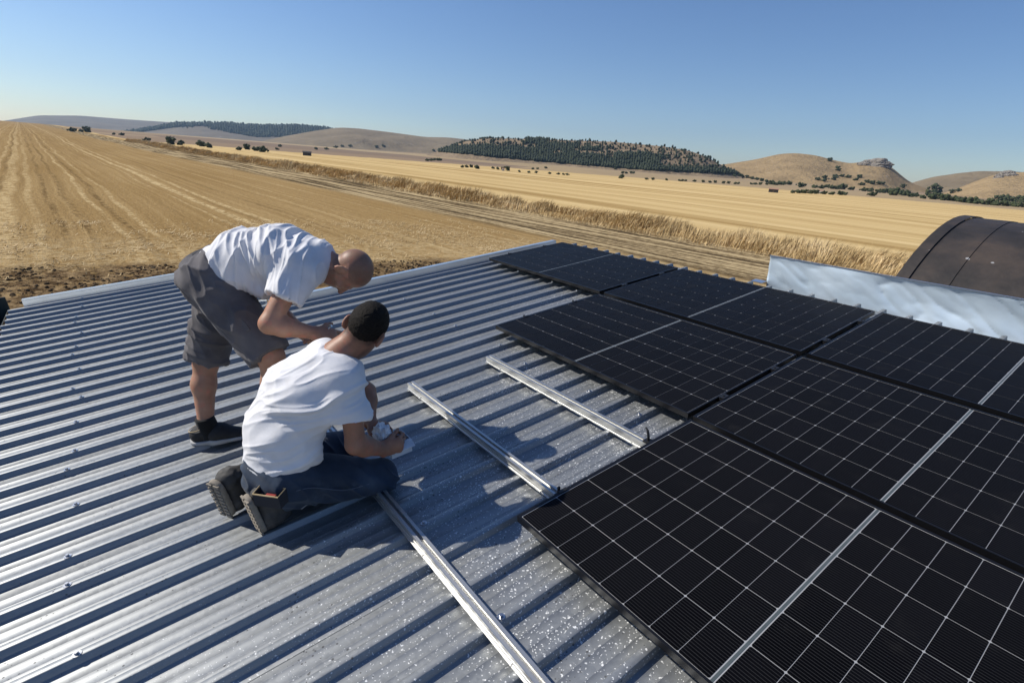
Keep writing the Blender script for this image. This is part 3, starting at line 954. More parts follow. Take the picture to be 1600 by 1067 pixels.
# ------------------------------------------------------------------ solar panels
PL, PS = 1.762, 1.134
FW = .010
fr = MB()
fr.box(0, PL, 0, FW, -.030, 0); fr.box(0, PL, PS - FW, PS, -.030, 0)
fr.box(0, FW, FW, PS - FW, -.030, -.0001); fr.box(PL - FW, PL, FW, PS - FW, -.030, -.0001)
fr.box(FW, PL - FW, FW, .03, -.030, -.0285); fr.box(FW, PL - FW, PS - .03, PS - FW, -.030, -.0285)
FRAME = fr.mesh('frame', M_BLACKFRAME)
BACK = MB().box(FW, PL - FW, FW, PS - FW, -.008, -.0040).mesh('backsheet', M_WHITEBACK)
GAPC, CW, CH, MIDG = .0023, .1051, .1821, .018
cx, cy, ch = CW / 2, CH / 2, .004
oct_ = [(-cx + ch, -cy), (cx - ch, -cy), (cx, -cy + ch), (cx, cy - ch), (cx - ch, cy), (-cx + ch, cy), (-cx, cy - ch), (-cx, -cy + ch)]
CELL = MB().prism(oct_, 0, .0010, 'z').mesh('cell', M_CELL)
STRIP = MB().box(-.0045, .0045, .012, PS - .012, -.0041, -.0031).mesh('centre_strip', M_MIDSTRIP)
JBOX = MB().box(-.04, .04, -.05, .05, -.026, -.0085).mesh('junction_box', M_BLACK)
xs = []
for side in (-1, 1):
    for k in range(8):
        xs.append(PL / 2 + side * (MIDG / 2 + CW / 2 + k * (CW + GAPC)))
ysc = [PS / 2 + (k - 2.5) * (CH + GAPC + .0004) for k in range(6)]


def panel(x, y, label):
    p = thing('solar_panel', (x, y, 0), label, 'solar panel', 'solar panels on the roof')
    link('frame', FRAME, p); link('backsheet', BACK, p); link('centre_strip', STRIP, p, Matrix.Translation((PL / 2, 0, 0)))
    link('junction_box', JBOX, p, Matrix.Translation((PL / 2, PS * .5, 0)))
    for a in xs:
        for b in ysc: link('cell', CELL, p, Matrix.Translation((a, b, -.0040)))
    return p


panel(0, 0, 'black solar panel nearest the camera, its near end cut off by the frame')
panel(-1.805, 1.175, 'black solar panel in the middle row, beside the two bare mounting rails')
panel(-.011, 1.175, 'black solar panel in the middle row, just behind the nearest panel')
panel(-3.627, 2.378, 'farthest black solar panel, at the bright verge of the roof')
panel(-1.810, 2.378, 'black solar panel in the middle of the back row')
panel(-.005, 2.378, 'black solar panel in the back row below the wrinkled upstand')

# ------------------------------------------------------------------ mounting rails with their clamps
RB, RT = ZT + .002, -.0305
prof = [(-.027, RB), (.027, RB), (.027, RB + .005), (.020, RB + .007), (.020, RB + .018), (.0165, RB + .019), (.0165, RB + .024), (.020, RB + .025),
        (.020, RT), (.007, RT), (.007, RT - .004), (.0105, RT - .004), (.0105, RT - .016), (-.0105, RT - .016), (-.0105, RT - .004), (-.007, RT - .004), (-.007, RT),
        (-.020, RT), (-.020, RB + .025), (-.0165, RB + .024), (-.0165, RB + .019), (-.020, RB + .018), (-.020, RB + .007), (-.027, RB + .005)]
MIDC = MB(); MIDC.box(-.010, .010, -.028, .028, -.030, -.004); MIDC.box(-.017, .017, -.028, .028, .0005, .0040)
MIDC.prism([(.006 * math.cos(a * math.pi / 3), .006 * math.sin(a * math.pi / 3)) for a in range(6)], .0040, .009, 'z'); MIDC = MIDC.mesh('mid_clamp', M_BLACK)
ENDC = MB(); ENDC.box(-.030, -.0015, -.022, .022, -.030, -.026); ENDC.box(-.006, -.0015, -.022, .022, -.026, .0005); ENDC.box(-.006, .010, -.022, .022, .0005, .0035)
ENDC.box(-.028, -.020, -.006, .006, -.026, .004); ENDC = ENDC.mesh('end_clamp', M_BLACK)
HOOK = MB(); HOOK.tube([(-.014, 0, -.028), (-.016, 0, .004), (-.026, .004, .030), (-.040, .006, .040)], [.007, .007, .006, .004], 8)
HOOK.box(-.034, .004, -.020, .020, -.0300, -.020); HOOK = HOOK.mesh('loose_clamp', M_BLACK)


def rail(x0, x1, y, label, mids=(), ends=(), hook=None):
    r = thing('mounting_rail', (x0, y, 0), label, 'rail', 'aluminium mounting rails')
    MB().prism(prof, 0, x1 - x0, 'x').build('rail_profile', M_ALU, r)
    for m in mids: link('mid_clamp', MIDC, r, Matrix.Translation((m - x0, 0, 0)))
    for m in ends: link('end_clamp', ENDC, r, Matrix.Translation((m - x0, 0, 0)))
    if hook is not None: link('loose_clamp', HOOK, r, Matrix.Translation((hook - x0, 0, 0)))
    xx = .17 + .19 * math.floor((x0 - .055) / .19) + .19
    k = 0
    while xx < x1 - .05:
        if k % 3 == 0:
            for s in (-1, 1): link('screw', SCREW, r, Matrix.Translation((xx - x0 - .1, s * .0235, RB + .0052)) @ Matrix.Scale(.42, 4))
        xx += .19; k += 1
    return r


rail(-1.43, 1.74, .245, 'bare aluminium rail running under the nearest panel, closer to the kneeling man', ends=(0,))
rail(-1.43, 1.74, .845, 'bare aluminium rail running under the nearest panel, beside the middle row', hook=-.018)
rail(-1.42, 1.10, -.350, 'long bare aluminium rail in the foreground starting under the kneeling man')
rail(-1.86, 1.76, 1.175 + .30, 'rail under the middle panel row, lower side', (-.027,), (-1.805,))
rail(-1.86, 1.76, 1.175 + .84, 'rail under the middle panel row, upper side', (-.027,), (-1.805,))
rail(-3.69, 1.76, 2.378 + .30, 'rail under the back panel row, lower side', (-1.8375, -.0265), (-3.627,))
rail(-3.69, 1.76, 2.378 + .84, 'rail under the back panel row, upper side', (-1.8375, -.0265), (-3.627,))

# ------------------------------------------------------------------ people (distance fields -> one continuous skin)
def nz(v):
    v = np.asarray(v, float); return v / np.linalg.norm(v)


class Field:
    def __init__(s, lo, hi, h):
        s.h = h; s.lo = np.array(lo, float); n = np.ceil((np.array(hi) - s.lo) / h).astype(int) + 1
        s.D = np.full(n, .5, dtype=np.float32); s.n = n

    def _sub(s, lo, hi):
        a = np.clip(np.floor((lo - s.lo) / s.h).astype(int), 0, s.n - 1); b = np.clip(np.ceil((hi - s.lo) / s.h).astype(int) + 1, 1, s.n)
        if (b <= a).any(): return None
        ax = [(s.lo[i] + s.h * np.arange(a[i], b[i])).astype(np.float32) for i in range(3)]
        X, Y, Z = np.meshgrid(*ax, indexing='ij', sparse=True)
        return (slice(a[0], b[0]), slice(a[1], b[1]), slice(a[2], b[2])), (X, Y, Z)

    def _join(s, sl, d, k, op):
        A = s.D[sl]
        if op == 'sub':
            d = -d; hh = np.maximum(k - np.abs(A - d), 0) / k; s.D[sl] = np.maximum(A, d) + hh * hh * k * .25
        else:
            hh = np.maximum(k - np.abs(A - d), 0) / k; s.D[sl] = np.minimum(A, d) - hh * hh * k * .25

    def cone(s, a, b, r1, r2, k=.02, flat=None, cut=(), op='add'):
        """tapered capsule; flat = (axis, factor) widens it along axis; cut = (point, normal) pairs slice it"""
        a = np.asarray(a, float); b = np.asarray(b, float); fm = flat[1] if flat else 1
        m = max(r1, r2) * max(fm, 1) + k + 3 * s.h
        r = s._sub(np.minimum(a, b) - m, np.maximum(a, b) + m)
        if r is None: return s
        sl, (X, Y, Z) = r
        qx, qy, qz = X - a[0], Y - a[1], Z - a[2]; ba = b - a
        if flat:
            n = nz(flat[0]); g = 1 / flat[1] - 1; c = (qx * n[0] + qy * n[1] + qz * n[2]) * g
            qx = qx + c * n[0]; qy = qy + c * n[1]; qz = qz + c * n[2]; ba = ba + (ba @ n) * g * n
        L2 = max(ba @ ba, 1e-9)
        h = np.clip((qx * ba[0] + qy * ba[1] + qz * ba[2]) / L2, 0, 1)
        d = np.sqrt((qx - ba[0] * h) ** 2 + (qy - ba[1] * h) ** 2 + (qz - ba[2] * h) ** 2) - (r1 + (r2 - r1) * h)
        for cp, cn in cut:
            cn = nz(cn); d = np.maximum(d, (X - cp[0]) * cn[0] + (Y - cp[1]) * cn[1] + (Z - cp[2]) * cn[2])
        s._join(sl, d.astype(np.float32), k, op); return s

    def ell(s, c, ax, rad, k=.02, op='add', cut=()):
        c = np.asarray(c, float); m = max(rad) + k + 3 * s.h
        r = s._sub(c - m, c + m)
        if r is None: return s
        sl, (X, Y, Z) = r
        q = [(X - c[0]) * ax[i][0] + (Y - c[1]) * ax[i][1] + (Z - c[2]) * ax[i][2] for i in range(3)]
        k0 = np.sqrt(sum((q[i] / rad[i]) ** 2 for i in range(3))); k1 = np.sqrt(sum((q[i] / rad[i] ** 2) ** 2 for i in range(3))) + 1e-9
        d = k0 * (k0 - 1) / k1
        for cp, cn in cut:
            cn = nz(cn); d = np.maximum(d, (X - cp[0]) * cn[0] + (Y - cp[1]) * cn[1] + (Z - cp[2]) * cn[2])
        s._join(sl, d.astype(np.float32), k, op); return s

    def mesh(s):
        """surface nets"""
        D = s.D; S = D < 0
        c = S[:-1, :-1, :-1].astype(np.int8)
        for dx in (0, 1):
            for dy in (0, 1):
                for dz in (0, 1):
                    if dx + dy + dz: c = c + S[dx:S.shape[0] - 1 + dx, dy:S.shape[1] - 1 + dy, dz:S.shape[2] - 1 + dz]
        act = np.argwhere((c > 0) & (c < 8)); I = np.full(c.shape, -1, dtype=np.int32)
        I[tuple(act.T)] = np.arange(len(act))
        cor = [(dx, dy, dz) for dx in (0, 1) for dy in (0, 1) for dz in (0, 1)]
        val = {o: D[act[:, 0] + o[0], act[:, 1] + o[1], act[:, 2] + o[2]] for o in cor}
        acc = np.zeros((len(act), 3)); cnt = np.zeros(len(act))
        for o in cor:
            for axn in range(3):
                if o[axn]: continue
                e = list(o); e[axn] = 1; e = tuple(e); A, B = val[o], val[e]
                m = (A < 0) != (B < 0); t = np.where(m, A / np.where(m, A - B, 1), 0)
                p = np.tile(np.array(o, float), (len(act), 1)); p[:, axn] += t
                acc += p * m[:, None]; cnt += m
        V = s.lo + s.h * (act + acc / cnt[:, None])
        Fs = []
        for axn in range(3):
            o = [0, 0, 0]; sh = [S.shape[0], S.shape[1], S.shape[2]]
            sl0 = [slice(1, -1)] * 3; sl1 = [slice(1, -1)] * 3; sl0[axn] = slice(0, -1); sl1[axn] = slice(1, None)
            a_, b_ = S[tuple(sl0)], S[tuple(sl1)]
            e = np.argwhere(a_ != b_); flip = a_[tuple(e.T)]
            off = np.ones(3, int); off[axn] = 0; e = e + off
            u, w = [(1, 2), (2, 0), (0, 1)][axn]
            def cell(du, dw):
                q = e.copy(); q[:, u] += du; q[:, w] += dw; return I[tuple(q.T)]
            Q = np.stack([cell(-1, -1), cell(0, -1), cell(0, 0), cell(-1, 0)], -1)
            Q[~flip] = Q[~flip][:, ::-1]; Fs.append(Q)
        F_ = np.vstack(Fs); F_ = F_[(F_ >= 0).all(1)]
        return V, F_


def vnormals(V, Fq):
    n = np.zeros_like(V); a, b, c, d = (V[Fq[:, i]] for i in range(4)); fn = np.cross(c - a, d - b)
    for i in range(4): np.add.at(n, Fq[:, i], fn)
    return n / (np.linalg.norm(n, axis=1)[:, None] + 1e-12)


def soften(V, Fq, it=2):
    for _ in range(it):
        acc = np.zeros_like(V); cnt = np.zeros(len(V))
        for i in range(4):
            for j in (1, 3):
                np.add.at(acc, Fq[:, i], V[Fq[:, (i + j) % 4]]); np.add.at(cnt, Fq[:, i], 1)
        V = V * .5 + .5 * acc / np.maximum(cnt, 1)[:, None]
    return V


def part_from(field, name, mat, parent, folds=None, smooth=1, attr=None):
    V, Fq = field.mesh()
    if smooth: V = soften(V, Fq, smooth)
    if folds is not None: V = V + vnormals(V, Fq) * folds(V)[:, None]
    o = mesh_obj(name, V, Fq, mat, parent, None, True)
    if attr is not None:
        at = o.data.attributes.new('stubble', 'FLOAT', 'POINT'); at.data.foreach_set('value', attr(V).astype(np.float32))
    return o


def stubble(c, up, fw, sc, scalp, beard):
    """where cropped hair grows: scalp (0..1) and beard (0..1)"""
    up = nz(up); fw = nz(fw - up * (fw @ up)); rt = np.cross(fw, up)
    def f(V):
        q = (V - c) / sc; r, a, u = q @ rt, q @ fw, q @ up
        n = (vnoise(V * 45, 61) - .5) * .016
        near = (np.linalg.norm(q, axis=1) < .16)
        s = sstep(-.010, .022, (u - .012) * .55 - (a - .035) * .85 + n) * sstep(-.085, -.045, u + n)
        b = sstep(-.02, .0, a + n) * sstep(-.030, -.045, u + n) * sstep(-.135, -.12, u)
        s = s * (1 - sstep(.066, .071, np.abs(r)) * (u < .024) * (a > -.05))
        return near * np.maximum(s * scalp, b * beard)
    return f


def hand(F, wrist, d, n, side, curl, thumb=(.5, .75, .35), sc=1.0, k=.006):
    """wrist point, d along the palm, n palm normal (fingers curl towards it), side towards the thumb"""
    d = nz(d); n = nz(n - d * (n @ d)); side = nz(side - d * (side @ d) - n * (side @ n)); wrist = np.asarray(wrist)
    F.cone(wrist, wrist + d * .075 * sc, .021 * sc, .021 * sc, .015, (side, 1.75))
    for i, (off, L, rr) in enumerate([(.030, .90, .0092), (.010, 1.0, .0096), (-.010, .94, .0092), (-.029, .74, .0082)]):
        p = wrist + d * (.082 - .004 * abs(i - 1)) * sc + side * off * sc * 1.0; dr = d + side * (.10 - .07 * i); ang = 0; r = rr * sc
        for j, seg in enumerate((.044, .027, .022)):
            ang += curl[i] * (.9, 1.1, .8)[j]
            q = p + (nz(dr) * math.cos(ang) + n * math.sin(ang)) * seg * L * sc
            F.cone(p, q, r, r * .9, k); p = q; r *= .9
    p = wrist + d * .022 * sc + side * .026 * sc; t = nz(d * thumb[0] + side * thumb[1] + n * thumb[2])
    q = p + t * .040 * sc; F.cone(p, q, .015 * sc, .0115 * sc, .01)
    t2 = nz(t + d * .45 + n * .35); F.cone(q, q + t2 * .030 * sc, .0112 * sc, .0102 * sc, .006)
    F.cone(q + t2 * .030 * sc, q + t2 * .030 * sc + nz(t2 + n * .4) * .022 * sc, .0100 * sc, .0085 * sc, .005)


def head(F, c, up, fw, sc=1.0):
    up = nz(up); fw = nz(fw - up * (fw @ up)); rt = np.cross(fw, up); c = np.asarray(c); A = (rt, fw, up)
    at = lambda r, f, u: c + (rt * r + fw * f + up * u) * sc
    F.ell(at(0, -.010, .030), A, (.075 * sc, .094 * sc, .090 * sc), .02)
    F.ell(at(0, .030, -.045), A, (.061 * sc, .072 * sc, .078 * sc), .03)
    F.ell(at(0, .062, -.092), A, (.034 * sc, .026 * sc, .022 * sc), .03)              # chin
    for s in (-1, 1):
        F.ell(at(s * .045, .070, -.020), A, (.022 * sc, .018 * sc, .017 * sc), .018)    # cheek
        F.ell(at(s * .032, .088, .002), A, (.019 * sc, .014 * sc, .011 * sc), .012, 'sub')  # socket
        F.ell(at(s * .031, .078, .000), A, (.0125 * sc, .0125 * sc, .0115 * sc), .004)  # eyeball
        F.cone(at(s * .012, .088, .017), at(s * .048, .078, .019), .008 * sc, .006 * sc, .010)  # brow
        F.ell(at(s * .080, -.014, -.012), (nz(rt * .88 + fw * .47 * s), nz(fw * .88 - rt * .47 * s), up), (.010 * sc, .024 * sc, .035 * sc), .006)  # ear
        F.ell(at(s * .092, -.008, -.006), A, (.009 * sc, .011 * sc, .017 * sc), .005, 'sub')
    F.cone(at(0, .090, .008), at(0, .118, -.034), .008 * sc, .013 * sc, .010)          # nose
    for s in (-1, 1): F.ell(at(s * .013, .100, -.038), A, (.009 * sc, .010 * sc, .008 * sc), .006)
    F.cone(at(-.020, .090, -.062), at(.020, .090, -.062), .007 * sc, .007 * sc, .006)
    F.cone(at(-.018, .088, -.074), at(.018, .088, -.074), .008 * sc, .008 * sc, .006)


def mat_skin(name, a, b):
    t = NT(name); P = t.n_geo(); n = t.noise(P, 14, 5); n2 = t.noise(P, 220, 3)
    at = t.n.new('ShaderNodeAttribute'); at.attribute_name = 'stubble'
    hairy = t.math('MULTIPLY', at.outputs['Fac'], t.ramp(t.noise(P, 420, 2), (.35, .55), (.6, 1.0)))
    red = t.mix(t.step(t.noise(P, 30, 3), .5, .75), t.ramp(n, (.3, a), (.7, b)), (b[0] * 1.1, b[1] * .82, b[2] * .8))
    t.set(Base_Color=t.mix(hairy, red, (.030, .022, .018)), Roughness=.50, Subsurface_Weight=.08, Subsurface_Scale=.01, Specular_IOR_Level=.4)
    t.bump(n2, .12, .002); return t.m


def mat_cloth(name, col, weave=900, rough=.9, var=.1, fade=None):
    t = NT(name); P = t.n_geo(); n = t.noise(P, 6, 5); w = t.noise(P, weave, 2); m = t.noise(P, 34, 4)
    a = tuple(c * (1 - var) for c in col); b = tuple(min(1, c * (1 + var)) for c in col)
    c = t.ramp(n, (.35, a), (.65, b))
    if fade: c = t.mix(t.math('MULTIPLY', t.step(t.noise(P, 11, 5), .5, .75), .6), c, fade)
    t.set(Base_Color=c, Roughness=rough, Specular_IOR_Level=.15, Sheen_Weight=.12)
    t.bump(t.math('ADD', t.math('MULTIPLY', w, .25), m), .35, .004); return t.m


M_SKIN1 = mat_skin('tanned_skin', (.33, .17, .105), (.45, .25, .165))
M_SKIN2 = mat_skin('dark_tanned_skin', (.25, .118, .070), (.35, .178, .112))
M_TEE = mat_cloth('white_cotton', (.70, .70, .715), 700, .92, .03, (.63, .62, .61))
M_SHORTS = mat_cloth('grey_twill', (.115, .107, .110), 800, .9, .2, (.16, .15, .15))
M_WAIST = mat_cloth('black_waistband', (.028, .028, .032), 800)
M_JEANS = mat_cloth('blue_denim', (.030, .045, .072), 1100, .9, .25, (.07, .095, .13))
M_BOOT = plain('worn_grey_leather', (.048, .046, .043), .7, 0, .35, 25)
M_SOLE = plain('grey_brown_rubber', (.23, .20, .16), .85, 0, .2, 40)
M_SNEAK = plain('black_mesh_shoe', (.012, .012, .013), .75, 0, .3, 60)
M_SNSOLE = plain('grey_shoe_sole', (.33, .33, .33), .7)
M_PIPING = plain('tan_piping', (.40, .30, .16), .7)
M_HAIR = NT('short_dark_hair'); _n = M_HAIR.noise(M_HAIR.n_geo(), 260, 4, .7)
M_HAIR.set(Base_Color=M_HAIR.ramp(_n, (.35, (.004, .0035, .003)), (.7, (.028, .022, .017))), Roughness=.7, Specular_IOR_Level=.15); M_HAIR.bump(_n, .9, .006); M_HAIR = M_HAIR.m
M_SEAM = mat_cloth('denim_stitching', (.085, .105, .14), 900)
M_SOCK = mat_cloth('black_sock', (.012, .012, .012), 500)
M_BAG = NT('white_film'); M_BAG.set(Base_Color=(.80, .82, .85), Roughness=.35, Alpha=.82); M_BAG = M_BAG.m
M_BOXI = plain('pale_card', (.55, .58, .62), .7)
M_RED = plain('red_handle', (.22, .015, .012), .5)
Pt = ray_pt
VUP = UP


def bbox(pts, m):
    p = np.array(pts); return p.min(0) - m, p.max(0) + m


def collar(shirt, c, axis, lat, r, wide):
    ax = nz(axis); a = nz(lat - ax * (lat @ ax)); b = np.cross(ax, a)
    ring = [c + a * math.cos(t) * r * wide + b * math.sin(t) * r for t in np.linspace(0, 2 * math.pi, 33)]
    MB().tube(ring, .0085, 8).build('collar', M_TEE, shirt, None, True)


# ---- the standing man, bent forward at the hips, facing right in the picture
def standing_man():
    root = thing('person', on_roof(330, 690, ZT), 'man in white t-shirt and grey shorts bending forward over the rails', 'person')
    R0 = Matrix.Translation(-Vector(on_roof(330, 690, ZT)))
    lat = nz(np.array([.808, -.589, 0]) - UP * (np.array([.808, -.589, 0]) @ UP))     # his right, towards the camera
    fw = nz(np.cross(UP, lat))                                                        # the way he faces
    pel = Pt(338, 430, 2.65); s1 = Pt(385, 404, 2.64); s2 = Pt(437, 400, 2.63); s3 = Pt(482, 408, 2.63); n0 = Pt(508, 412, 2.63)
    hc = Pt(545, 421, 2.63)
    hipR = pel + lat * .095 + fw * .02; hipL = pel - lat * .095
    knR = Pt(424, 558, 2.58); knL = Pt(322, 566, 2.83)
    ankR = on_roof(446, 668, .02); ankL = on_roof(322, 664, .02)
    shR = s3 + lat * .175 - UP * .02; shL = s3 - lat * .175 - UP * .02
    elR = Pt(421, 506, 2.42); wrR = Pt(494, 521, 2.52); elL = Pt(428, 486, 2.86); wrL = Pt(486, 530, 2.72)
    allp = [pel, s2, hc, knR, knL, ankR, ankL, shR, shL, elR, wrR, elL, wrL]
    lo, hi = bbox(allp, .20); lo[2] = ZT - .03
    B = Field(lo, hi, .0048)
    for a, b, r1, r2 in [(pel, s1, .115, .112), (s1, s2, .112, .118), (s2, s3, .118, .105)]: B.cone(a, b, r1, r2, .05, (lat, 1.38))
    B.cone(s3, n0, .075, .062, .05); B.cone(n0, hc - (hc - n0) * .25, .060, .056, .03)
    sup, sfw = nz(hc - n0) * .9 + CM[0] * .25, -UP * 1.0 + fw * .12
    head(B, hc, sup, sfw, 1.02)
    for hp, kn, an in ((hipR, knR, ankR), (hipL, knL, ankL)):
        B.cone(hp, kn, .095, .060, .04); md = kn + (an - kn) * .35 - fw * .012
        B.cone(kn, md, .056, .058, .03); B.cone(md, an, .057, .037, .03)
        B.cone(an, an - UP * .05 + fw * .08, .036, .03, .03)
    for sh, el, wr in ((shR, elR, wrR), (shL, elL, wrL)):
        B.cone(sh, el, .050, .045, .03); m = el + (wr - el) * .3; B.cone(el, m, .044, .046, .02); B.cone(m, wr, .046, .029, .02)
    hand(B, wrR, wrR - elR + UP * .01, -UP * .5 - lat * .6 + fw * .2, fw * .2 + UP * .7 - lat * .4, (.55, .65, .75, .85), sc=1.0)
    hand(B, wrL, wrL - elL + lat * .03, lat * .7 - UP * .5, UP * .8 + fw * .3, (.5, .6, .7, .8), sc=1.0)
    part_from(B, 'body', M_SKIN1, root, None, 1, stubble(hc, sup, sfw, 1.02, .55, .5)).matrix_local = R0
    # t-shirt
    T = Field(lo, hi, .0042)
    hem = ((Pt(352, 421, 2.62)), nz(Pt(317, 394, 2.62) * 0 + (pel - s1) + UP * -.08))
    e = .016
    for a, b, r1, r2 in [(pel + (s1 - pel) * .25, s1, .128, .124), (s1, s2, .124, .128), (s2, s3, .128, .112)]: T.cone(a, b, r1 + e * .4, r2 + e * .4, .05, (lat, 1.42), cut=[hem])
    T.cone(s3, s3 + (n0 - s3) * .55, .095, .078, .05)
    for q in (.55, -.2):                                                               # belly cloth hanging down
        T.cone(Pt(388, 428, 2.64) + lat * .10 * q, Pt(418, 449, 2.62) + lat * .10 * q, .062, .036, .06, (lat, 1.5), cut=[(Pt(412, 474, 2.6), -UP + fw * .05), hem])
    for sh, el, sg in ((shR, elR, 1), (shL, elL, -1)):
        d = nz(el - sh); T.cone(sh - lat * sg * .03, sh + d * .165, .088, .080, .06, cut=[(sh + d * .135, d)])
    spine = nz(s3 - pel)

    def folds(V):
        q = V - s2; a = q @ spine; b = q @ UP; c = q @ lat
        w = vnoise(np.stack([a * 9, b * 5, c * 5], -1), 91) * .9
        n = vnoise(np.stack([a * 30 + w * 2.0 + b * 5, b * 3.2, c * 3.0], -1), 92)
        r = (1 - np.abs(2 * n - 1)) ** 2
        m = sstep(-.30, -.08, a) * (1 - sstep(.14, .22, a)) * sstep(-.02, .06, b)
        n2 = vnoise(np.stack([a * 11 - b * 8, b * 7, c * 6], -1), 93)
        n3 = vnoise(np.stack([a * 46 + w * 3 - b * 10, b * 5, c * 5], -1), 94)
        return (r - .35) * .021 * (.25 + .75 * m) + ((1 - np.abs(2 * n2 - 1)) ** 3 - .3) * .012 + ((1 - np.abs(2 * n3 - 1)) ** 3 - .3) * .006
    ts = part_from(T, 't_shirt', M_TEE, root, folds, 1); ts.matrix_local = R0
    collar(ts, s3 + (n0 - s3) * .85, n0 - s3, lat, .079, 1.1)
    # shorts, waistband
    S = Field(lo, hi, .0055)
    wcut = (Pt(348, 409, 2.62), (s1 - pel) * 1.0)
    S.cone(pel + (s1 - pel) * .30, pel - (s1 - pel) * .05, .118, .128, .05, (lat, 1.38), cut=[wcut])
    S.ell(pel - (s1 - pel) * .10 - UP * .02, (lat, fw, UP), (.165, .130, .135), .05, cut=[wcut])
    for hp, kn in ((hipR, knR), (hipL, knL)):
        d = nz(kn - hp); L = np.linalg.norm(kn - hp)
        S.cone(hp, kn, .128, .098, .035, cut=[(hp + d * L * .97, d)])

    def sfold(V):
        q = V - pel
        n = vnoise(np.stack([(q @ fw) * 7, (q @ UP) * 20 + (q @ fw) * 9, (q @ lat) * 7], -1), 95); n2 = vnoise(q * 9, 96)
        return ((1 - np.abs(2 * n - 1)) ** 3 - .3) * .017 + (n2 - .5) * .010 + ((1 - np.abs(2 * vnoise(np.stack([(q @ fw) * 26 + (q @ UP) * 12, (q @ UP) * 6, (q @ lat) * 6], -1), 86) - 1)) ** 4 - .25) * .007
    sh_o = part_from(S, 'shorts', M_SHORTS, root, sfold, 1); sh_o.matrix_local = R0
    W = Field(*bbox([pel, s1], .24), .006)
    ax = nz(s1 - pel)
    wc2 = [(pel + ax * .045, ax), (pel - ax * .022, -ax)]
    W.cone(pel + (s1 - pel) * .30, pel - (s1 - pel) * .05, .126, .136, .05, (lat, 1.38), cut=wc2); W.ell(pel - (s1 - pel) * .10 - UP * .02, (lat, fw, UP), (.173, .138, .143), .05, cut=wc2)
    part_from(W, 'waistband', M_WAIST, sh_o, None, 1)
    # pocket flap on the near thigh
    pk = MB(); mid = hipR + (knR - hipR) * .52; d = nz(knR - hipR); o = nz(lat - d * (lat @ d)); s = np.cross(d, o)
    for t0, t1, w, off in ((-.055, .085, .075, .112), (-.075, -.050, .080, .118)):
        v = []
        for oo in (off - .012, off + .003):
            for a, b in ((t0, -w), (t0, w), (t1, w), (t1, -w)): v.append(mid + d * a + s * b * .8 + o * (oo - .018 * (b / .08) ** 2 - .03 * 0))
        pk.add(v, [(0, 1, 2, 3), (7, 6, 5, 4), (0, 4, 5, 1), (1, 5, 6, 2), (2, 6, 7, 3), (3, 7, 4, 0)])
    pk.build('pocket', M_SHORTS, sh_o)
    # shoes and socks
    for an, hl, ang in ((ankL, (300, 690), fw * .94 - lat * .15), (ankR, None, fw)):
        g = an.copy(); g[2] = ZT; f = nz(np.array([ang[0], ang[1], 0])); sd = np.cross(f, np.array([0, 0, 1.0])); z = np.array([0, 0, 1.0])
        K = Field(*bbox([g - f * .12, g + f * .22, g + z * .12], .09), .0045)
        fl = [(g + z * .012, -z)]
        K.cone(g - f * .045 + z * .045, g + f * .06 + z * .05, .048, .045, .03, cut=fl); K.cone(g + f * .05 + z * .04, g + f * .165 + z * .022, .044, .030, .03, (sd, 1.3), cut=fl)
        K.cone(g - f * .035 + z * .06, g - f * .03 + z * .085, .044, .042, .02, cut=[(g + z * .085 + f * 0, z - f * .35)])
        so = part_from(K, 'shoe', M_SNEAK, root, None, 1); so.matrix_local = R0
        K = Field(*bbox([g - f * .12, g + f * .22, g], .09), .0045)
        K.cone(g - f * .045 + z * .012, g + f * .06 + z * .012, .053, .050, .02, cut=[(g + z * .021, z), (g, -z)]); K.cone(g + f * .05 + z * .012, g + f * .168 + z * .012, .049, .036, .02, (sd, 1.25), cut=[(g + z * .021, z), (g, -z)])
        part_from(K, 'sole', M_SNSOLE, so, None, 0)
        K = Field(*bbox([g, g + z * .18], .09), .005); K.cone(g + z * .045 + f * .012, an + z * .060, .052, .046, .01, cut=[(an + z * .048, z)])
        part_from(K, 'sock', M_SOCK, root, None, 0).matrix_local = R0
        ring = [g + f * (-.038 + .046 * math.cos(a) * 1.15) + sd * .043 * math.sin(a) + z * (.088 + .012 * math.cos(a)) for a in np.linspace(0, 2 * math.pi, 18)]
        MB().tube(ring, .0022, 6).build('collar_piping', M_PIPING, so)
    return root


